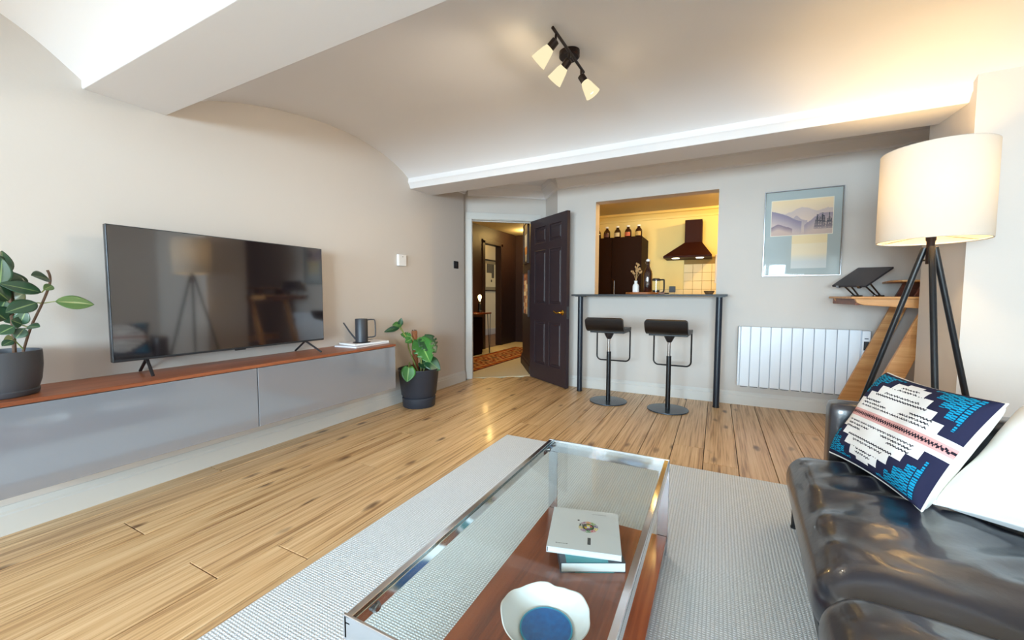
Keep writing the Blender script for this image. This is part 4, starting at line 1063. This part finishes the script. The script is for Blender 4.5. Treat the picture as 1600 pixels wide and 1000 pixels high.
rbox('seat_cushion', 0.0, 0.80, -0.995, 0.0, 0.145, 0.345, 0.09, LEATHER, t, crown=0.03, wr=0.02, n=(40,60,10), seed=1.3)
rbox('seat_cushion', 0.0, 0.80, -2.28, -0.975, 0.145, 0.345, 0.09, LEATHER, t, crown=0.03, wr=0.02, n=(40,60,10), seed=4.1)
rbox('armrest', 0.155, 0.92, 0.005, 0.135, 0.12, 0.578, 0.03, LEATHER, t, crown=0.0, n=(20,8,14))
rbox('backrest', 0.76, 0.95, -2.28, 0.005, 0.12, 0.63, 0.05, LEATHER, t, crown=0.01, n=(10,50,14))
MB().box(0.025,0.88,-2.22,-0.05,0.11,0.15).build('base_frame', BLKM, t)
for x, y in ((0.038,-0.075),(0.038,-2.2),(0.86,-0.095),(0.86,-2.2)):
    zf = 0.0125 if x < 0.5 else 0.0
    l = MB().tube([(x,y,zf+0.002),(x,y,0.12)], 0.012, 12).build('leg', BLKM, t, smooth=True)
    MB().lathe([(0,zf),(0.014,zf),(0.014,zf+0.008),(0,zf+0.008)], 12, (x,y,0)).build('glide', BLKP, l)

def pillow(name, label, BL, BR, TL, thick, nf, front, back, fn=None):
    BL, BR, TL = Vector(BL), Vector(BR), Vector(TL)
    ex, ey = BR-BL, TL-BL; c = BL+ex/2+ey/2; W, Hh = ex.length, ey.length; ex.normalize(); ey.normalize(); ez = ex.cross(ey).normalized()
    t = thing(name, label, 'cushion', c)
    def P(a, b, s):
        pin = 0.10
        x = a*W/2*(1-pin*(1-b*b)*abs(a)**2*0.8) ; y = b*Hh/2*(1-pin*(1-a*a)*abs(b)**2*0.8)
        k = ((1-a**4)*(1-b**4)) if abs(a) < 1 and abs(b) < 1 else 0
        h = thick*(0.10+0.9*max(0, k)**0.55) if k > 0 else 0
        h *= 1 + 0.10*noise.noise(Vector((a*2.1, b*2.3, s+W)))
        return ex*x + ey*y + ez*(s*h/2)
    for s, m_, nm in ((1, front, 'cushion_front'), (-1, back, 'cushion_back')):
        n = nf if s == 1 else 40
        vs = [P(-1+2*i/n, -1+2*j/n, s) for j in range(n+1) for i in range(n+1)]
        fs = [(j*(n+1)+i, j*(n+1)+i+1, (j+1)*(n+1)+i+1, (j+1)*(n+1)+i)[::s] for j in range(n) for i in range(n)]
        me = bpy.data.meshes.new(nm); me.from_pydata([tuple(v) for v in vs], [], fs); me.materials.append(m_)
        me.polygons.foreach_set('use_smooth', [True]*len(me.polygons))
        o = bpy.data.objects.new(nm, me); COL.objects.link(o); o.parent = t
        if fn and s == 1: color_faces(o, [lin(fn((i+.5)/n, (j+.5)/n)) for j in range(n) for i in range(n)])
    pp = MB(); q = [P(-1+2*i/24, -1, 1) for i in range(25)]+[P(1, -1+2*i/24, 1) for i in range(1,25)]+[P(1-2*i/24, 1, 1) for i in range(1,25)]+[P(-1, 1-2*i/24, 1) for i in range(1,25)]
    pp.tube(q, 0.004, 6); pp.build('seam_piping', back, t, smooth=True)
    return t
NAVY = (42, 42, 66); TEAL = (24, 148, 188); OFFW = (236, 232, 230)
def aztec(u, v):
    du, dv = abs(u-0.5)*2, abs(v-0.5)*2
    step = int(dv/0.165)
    ww = 1.02 - step*0.17 - (0.03 if step else 0)
    if dv < 0.88 and du < ww:
        if dv < 0.075:
            if dv < 0.045:
                z = ((u*46) % 1); zz = abs(z-0.5)*0.06
                return (40,34,44) if abs((v-0.5)*2 - (zz-0.015)*1.6) < 0.022 else (206,150,146)
            return (214,164,160)
        if du < ww-0.14:
            row = (dv*14.0) % 1; rid = int(dv*14.0)
            if rid in (2,3,4,6,7,9,10) and 0.15 < row < 0.75:
                gap = {2: 0.0, 3: 0.12, 4: 0.3, 6: 0.0, 7: 0.0, 9: 0.0, 10: 0.0}[rid]
                if du > gap:
                    z = abs((u*40) % 1 - 0.5)*2
                    if abs(row-0.25-0.35*z) < 0.17: return (44,42,52)
        return OFFW
    st2 = int(du/0.15)*0.15 + int(dv/0.15)*0.15
    if st2 > 1.19 and du < 0.94 and dv < 0.93:
        a = (u*30) % 1; b = (v*44 + (0.5 if int(u*30) % 2 else 0)) % 1
        return TEAL if (b < 0.62 and a < 0.9) else (30,44,70)
    return NAVY
BLc, BRc = at(1297,706,2,0.372), at(1440,799,2,0.372)
e2 = (BRc-BLc); e2.z = 0; e2.normalize(); nn2 = Vector((-e2.y, e2.x, 0))
pillow('patterned_cushion', 'navy cushion with white stepped diamond and teal corners on sofa arm', BLc, BRc, BLc + nn2*0.20 + Vector((0,0,0.355)), 0.15, 150, PRTF, LINEN, aztec)
B2 = at(1458,786,2,0.39); n3 = Vector((0.766, 0.643, 0)); e3 = Vector((0.643, -0.766, 0.10)).normalized()
pillow('white_cushion', 'plain white linen cushion at the back of the sofa', B2, B2+e3*0.46, B2 + n3*0.38 + Vector((0,0,0.285)), 0.17, 40, WHITEC, WHITEC)

# ------------------------------------------------------------------ rug and coffee table
rg = thing('area_rug', 'large cream woven wool rug under coffee table and sofa', 'rug', (-0.2, 0.9, 0))
MB().box(-1.17,1.0,-1.6,1.705,0.0005,0.012).build('woven_field', RUG, rg, bev=0.004)

TX0, TX1, TY0, TY1, TZ = -0.655, -0.150, 0.535, 1.662, 0.40
SZ = 0.09
tc = Vector(((TX0+TX1)/2, (TY0+TY1)/2, 0.012))
t = thing('coffee_table', 'low glass and chrome coffee table with wooden under-shelf', 'coffee table', tc)
def L3(x, y, z): return (x-tc.x, y-tc.y, z-tc.z)
def lbox(x0, x1, y0, y1, z0, z1): return MB().box(x0-tc.x, x1-tc.x, y0-tc.y, y1-tc.y, z0-tc.z, z1-tc.z)
lbox(TX0+0.004,TX1-0.004,TY0+0.004,TY1-0.004,TZ-0.009,TZ-0.001).build('glass_top', GLASS, t)
th = 0.006
for x, s in ((TX0, 1), (TX1, -1)):
    m = MB(); a, b = sorted((x, x+s*th)); c, d = sorted((x, x+s*0.016))
    m.box(a-tc.x,b-tc.x,TY0-tc.y,TY1-tc.y,TZ-0.045-tc.z,TZ+0.001-tc.z); m.box(c-tc.x,d-tc.x,TY0-tc.y,TY1-tc.y,TZ-0.014-tc.z,TZ-0.0095-tc.z)
    m.box(c-tc.x,d-tc.x,TY0-tc.y,TY1-tc.y,TZ-0.0005-tc.z,TZ+0.002-tc.z)
    sr = m.build('side_rail', CHROME, t, bev=0.0008, seg=1)
    for y in (TY0+0.075, TY1-0.04):
        MB().lathe([(0,0),(0.011,0),(0.012,0.004),(0.008,0.012),(0,0.013)], 14, (0,0,0)).build('bolt', STEEL, sr, smooth=True).matrix_local = Matrix.Translation(L3(x+s*th, y, TZ-0.03)) @ Matrix.Rotation(s*PI/2, 4, 'Y')
for y, s in ((TY0, 1), (TY1, -1)):
    a, b = sorted((y, y+s*th))
    m = MB(); m.box(TX0-tc.x-0.003,TX1-tc.x+0.003,a-tc.y,b-tc.y,TZ-0.05-tc.z,TZ+0.004-tc.z)
    er = m.build('end_rail', CHROME, t, bev=0.001, seg=1)
    c, d = sorted((y+s*0.003, y+s*(0.003+th)))
    for x0_ in (TX0-0.003, TX1-0.039):
        lg = MB().box(x0_-tc.x,x0_+0.042-tc.x,a-tc.y-0.0008*0,b-tc.y,0,TZ-0.05-tc.z).build('leg', CHROME, t, bev=0.001, seg=1)
        for zz in (SZ-0.02, SZ-0.05):
            MB().lathe([(0,0),(0.004,0),(0.003,0.002),(0,0.0022)], 8).build('rivet', BLKM, lg).matrix_local = Matrix.Translation(L3(x0_+0.02, y-s*0.0004, zz)) @ Matrix.Rotation(s*PI/2, 4, 'X')
lbox(TX0+0.001,TX1-0.001,TY0+0.007,TY1-0.007,SZ-0.028,SZ).build('under_shelf', CHERRY, t, bev=0.002)
lbox(TX0+0.03,TX1-0.03,TY0+0.03,TY1-0.03,0.012,SZ-0.028).build('plinth', CHERRY, t, bev=0.002)

# books under the glass
TEALC = mat('teal_cover', (60,150,160), 0.4); DARKC = mat('slate_cover', (54,62,74), 0.4)
def quad_book(name, label, P0, P1, P3, h, cover, pages):
    """P0 near left, P1 near right, P3 far left of the footprint"""
    P0, P1, P3 = Vector(P0), Vector(P1), Vector(P3)
    ex = (P1-P0); W = ex.length; ex.normalize(); ey = Vector((-ex.y, ex.x, 0)); D = (P3-P0).dot(ey)
    t = thing(name, label, 'book', P0 + ex*W/2 + ey*D/2, math.atan2(ex.y, ex.x))
    MB().box(-W/2+0.003,W/2-0.001,-D/2+0.003,D/2-0.003,0.002,h-0.002).build('pages', pages, t)
    c = MB(); c.box(-W/2,W/2,-D/2,D/2,0,0.0022); c.box(-W/2,W/2,-D/2,D/2,h-0.0022,h); c.box(-W/2-0.002,-W/2,-D/2,D/2,0,h)
    c.build('cover', cover, t)
    return t, W, D
bk, W, D = quad_book('teal_book', 'thick teal and slate book on coffee table shelf', (-0.455,1.266,SZ), (-0.254,1.368,SZ), (-0.595,1.53,SZ), 0.036, DARKC, PAPER)
MB().box(-W/2+0.02,W/2-0.06,-D/2+0.0,D/2-0.03,0.0362,0.0368).build('teal_band', TEALC, bk); 
MB().box(-W/2+0.05,W/2-0.04,-D/2-0.0005,-D/2+0.01,-0.0002,0.0022).build('teal_band', TEALC, bk)
bk2, W, D = quad_book('white_book', 'white paperback with colour wheel cover on top of teal book', (-0.520,1.298,SZ+0.037), (-0.268,1.366,SZ+0.037), (-0.545,1.575,SZ+0.037), 0.022, COVW, PAPER)
WHEEL = [(226,190,40),(150,96,160),(60,140,70),(210,90,110),(240,220,90),(90,80,150),(120,170,60),(230,140,60),(170,110,150),(60,60,60)]
def cover(u, v):
    x, y = (u-0.55)*W, (v-0.55)*D; r = math.hypot(x, y); a = math.atan2(y, x)
    if 0.016 < r < 0.023: return (50,64,46)
    if r < 0.016: return WHEEL[int((a+PI)/(2*PI)*6) % 6] if r > 0.007 else (236,236,230)
    if 0.024 < r < 0.038: return WHEEL[int((a+PI)/(2*PI)*10) % 10] if int((a+PI)*9+r*900) % 3 else (234,232,236)
    if abs(u-0.57) < 0.022 and 0.14 < v < 0.29: return (60,66,74)
    if math.hypot((u-0.40)*W, (v-0.70)*D) < 0.005: return (44,46,50)
    if 0.60 < u < 0.82 and abs(v-0.90) < 0.006 and int(u*110) % 3: return (176,178,186)
    if 0.10 < u < 0.28 and abs(v-0.10) < 0.006 and int(u*120) % 3: return (120,124,132)
    return (232,231,236)
print_sheet('printed_cover', (-W/2+0.0005,-D/2+0.0005,0.0223), (W-0.001,0,0), (0,D-0.001,0), 110, 110, cover, PRT, bk2)

# freeform bowl with a blue glazed centre
t = thing('ceramic_bowl', 'white freeform ceramic bowl with a blue glazed centre', 'bowl', (-0.408, 1.016, SZ))
rnd = random.Random(11); seg = 72
ph = [rnd.uniform(0, 6.28) for _ in range(8)]
RIM = [(17,1.04),(36,1.09),(55,1.0),(71,0.93),(84,1.02),(98,1.06),(118,1.10),(130,1.16),(155,1.07),(189,1.0),(217,0.98),(245,0.99),(275,1.0),(305,0.98),(335,0.95),(358,0.97)]
def rim(a):                                # hand-pinched outline of the rim
    d = math.degrees(a - YAW) % 360
    P_ = RIM + [(RIM[0][0]+360, RIM[0][1])]
    if d < RIM[0][0]: d += 360
    for (a0, r0), (a1, r1) in zip(P_[:-1], P_[1:]):
        if a0 <= d <= a1:
            k = (d-a0)/(a1-a0); k = k*k*(3-2*k); return 0.128*(r0+(r1-r0)*k)
    return 0.128
def rimz(a): return 0.047 + 0.006*math.sin(3*a+ph[4]) + 0.004*math.sin(5*a+ph[5])
prof_o = [(0.0,0.0),(0.45,0.0),(0.62,0.12),(0.82,0.5),(0.95,0.85),(1.0,1.0)]
prof_i = [(0.97,1.0),(0.90,0.82),(0.77,0.48),(0.62,0.2),(0.56,0.115),(0.0,0.10)]
rings = []
for k, h in prof_o + prof_i:
    rings.append([(rim(2*PI*i/seg)*k if k > 0.6 else 0.134*k)*1.0 and ((lambda a, rr: (rr*math.cos(a), rr*math.sin(a), rimz(a)*h))(2*PI*i/seg, (rim(2*PI*i/seg)-0.134)*max(0,(k-0.5)*2)+0.134*k)) or (0,0,rimz(2*PI*i/seg)*h) for i in range(seg)])
MB().loft(rings, True, False).build('bowl_body', CERAM, t, smooth=True)
BLUE = mat('blue_glaze', (0,104,182), 0.2, var=0.45, vscale=60, coat=0.15)
TEALR = mat('teal_glaze_edge', (20,160,200), 0.15, coat=0.5)
MB().lathe([(0,0.0128),(0.071,0.0128),(0.0,0.0135)], 64, cap=False).build('blue_glaze', BLUE, t)
MB().lathe([(0.069,0.0124),(0.0755,0.0134),(0.0755,0.011)], 64, cap=False).build('glaze_edge', TEALR, t, smooth=True)

# ------------------------------------------------------------------ ceiling spot bar
FB = Vector((-0.757, 2.165, 2.383))
t = thing('spot_bar', 'three-head ceiling spotlight bar with frosted shades and bronze fittings', 'ceiling light', FB)
MB().lathe([(0,0.01),(0.055,0.01),(0.056,-0.03),(0.05,-0.036),(0,-0.036)], 32).build('ceiling_rose', BRONZE, t, smooth=True)
zb = 2.325
b0, b1 = at(863.5,43,2,zb), at(912,113,2,zb)
MB().tube([b0-FB, b1-FB], 0.0075, 12).build('bar', BRONZE, t, smooth=True)
cc = (b0+b1)/2; MB().tube([Vector((0,0,-0.03)), Vector((cc.x-FB.x, 2.10-FB.y, zb-FB.z))], 0.008, 10).build('bar_post', BRONZE, t)
HEADS = [((869,52),(868,64),(860,75),(843,96),2.29,2.265,2.215), ((889.5,81),(889,94),(884,102),(866,128),2.29,2.265,2.205), ((908,107),(908,119),(912,129),(925.5,150),2.29,2.26,2.185)]
for A_, J_, S_, E_, zj, zs, ze in HEADS:
    a0 = at(*A_,2,zb); j = at(*J_,2,zj); s_ = at(*S_,2,zs); e = at(*E_,2,ze)
    d = (e-s_).normalized()
    hd = MB().tube([a0-FB, Vector((j.x,j.y,j.z))-FB], 0.006, 10).build('swivel_arm', BRONZE, t, smooth=True)
    x = d.cross(Vector((0,0,1))).normalized(); y = x.cross(d)
    def ringat(p, r, n=28): return [p-FB + (x*math.cos(2*PI*i/n)+y*math.sin(2*PI*i/n))*r for i in range(n)]
    st_ = j - d*0.006
    MB().loft([ringat(st_,0.012), ringat(st_+d*0.004,0.02), ringat(st_+d*0.045,0.021)]).build('lamp_holder', BRONZE, hd, smooth=True)
    g0 = st_+d*0.044
    MB().loft([ringat(g0,0.022), ringat(g0+d*0.02,0.029), ringat(g0+d*0.085,0.043), ringat(g0+d*0.083,0.0405), ringat(g0+d*0.03,0.028)], True, False).build('glass_shade', FROST, hd, smooth=True)
    MB().loft([ringat(g0+d*0.02,0.01), ringat(g0+d*0.04,0.018), ringat(g0+d*0.065,0.018), ringat(g0+d*0.075,0.008)]).build('bulb', BULB, hd, smooth=True)
    sl = bpy.data.lights.new('spot_lamp', 'SPOT'); sl.energy = 20; sl.color = (1.0, 0.86, 0.66); sl.spot_size = math.radians(150); sl.spot_blend = 1.0; sl.shadow_soft_size = 0.03
    so = bpy.data.objects.new('spot_lamp', sl); COL.objects.link(so); so.parent = t; so.location = g0+d*0.09-FB
    so.rotation_euler = d.to_track_quat('-Z', 'Y').to_euler()
    point('spot_glow', g0+d*0.10-FB, 0.9, (1.0,0.78,0.46), 0.03, t)
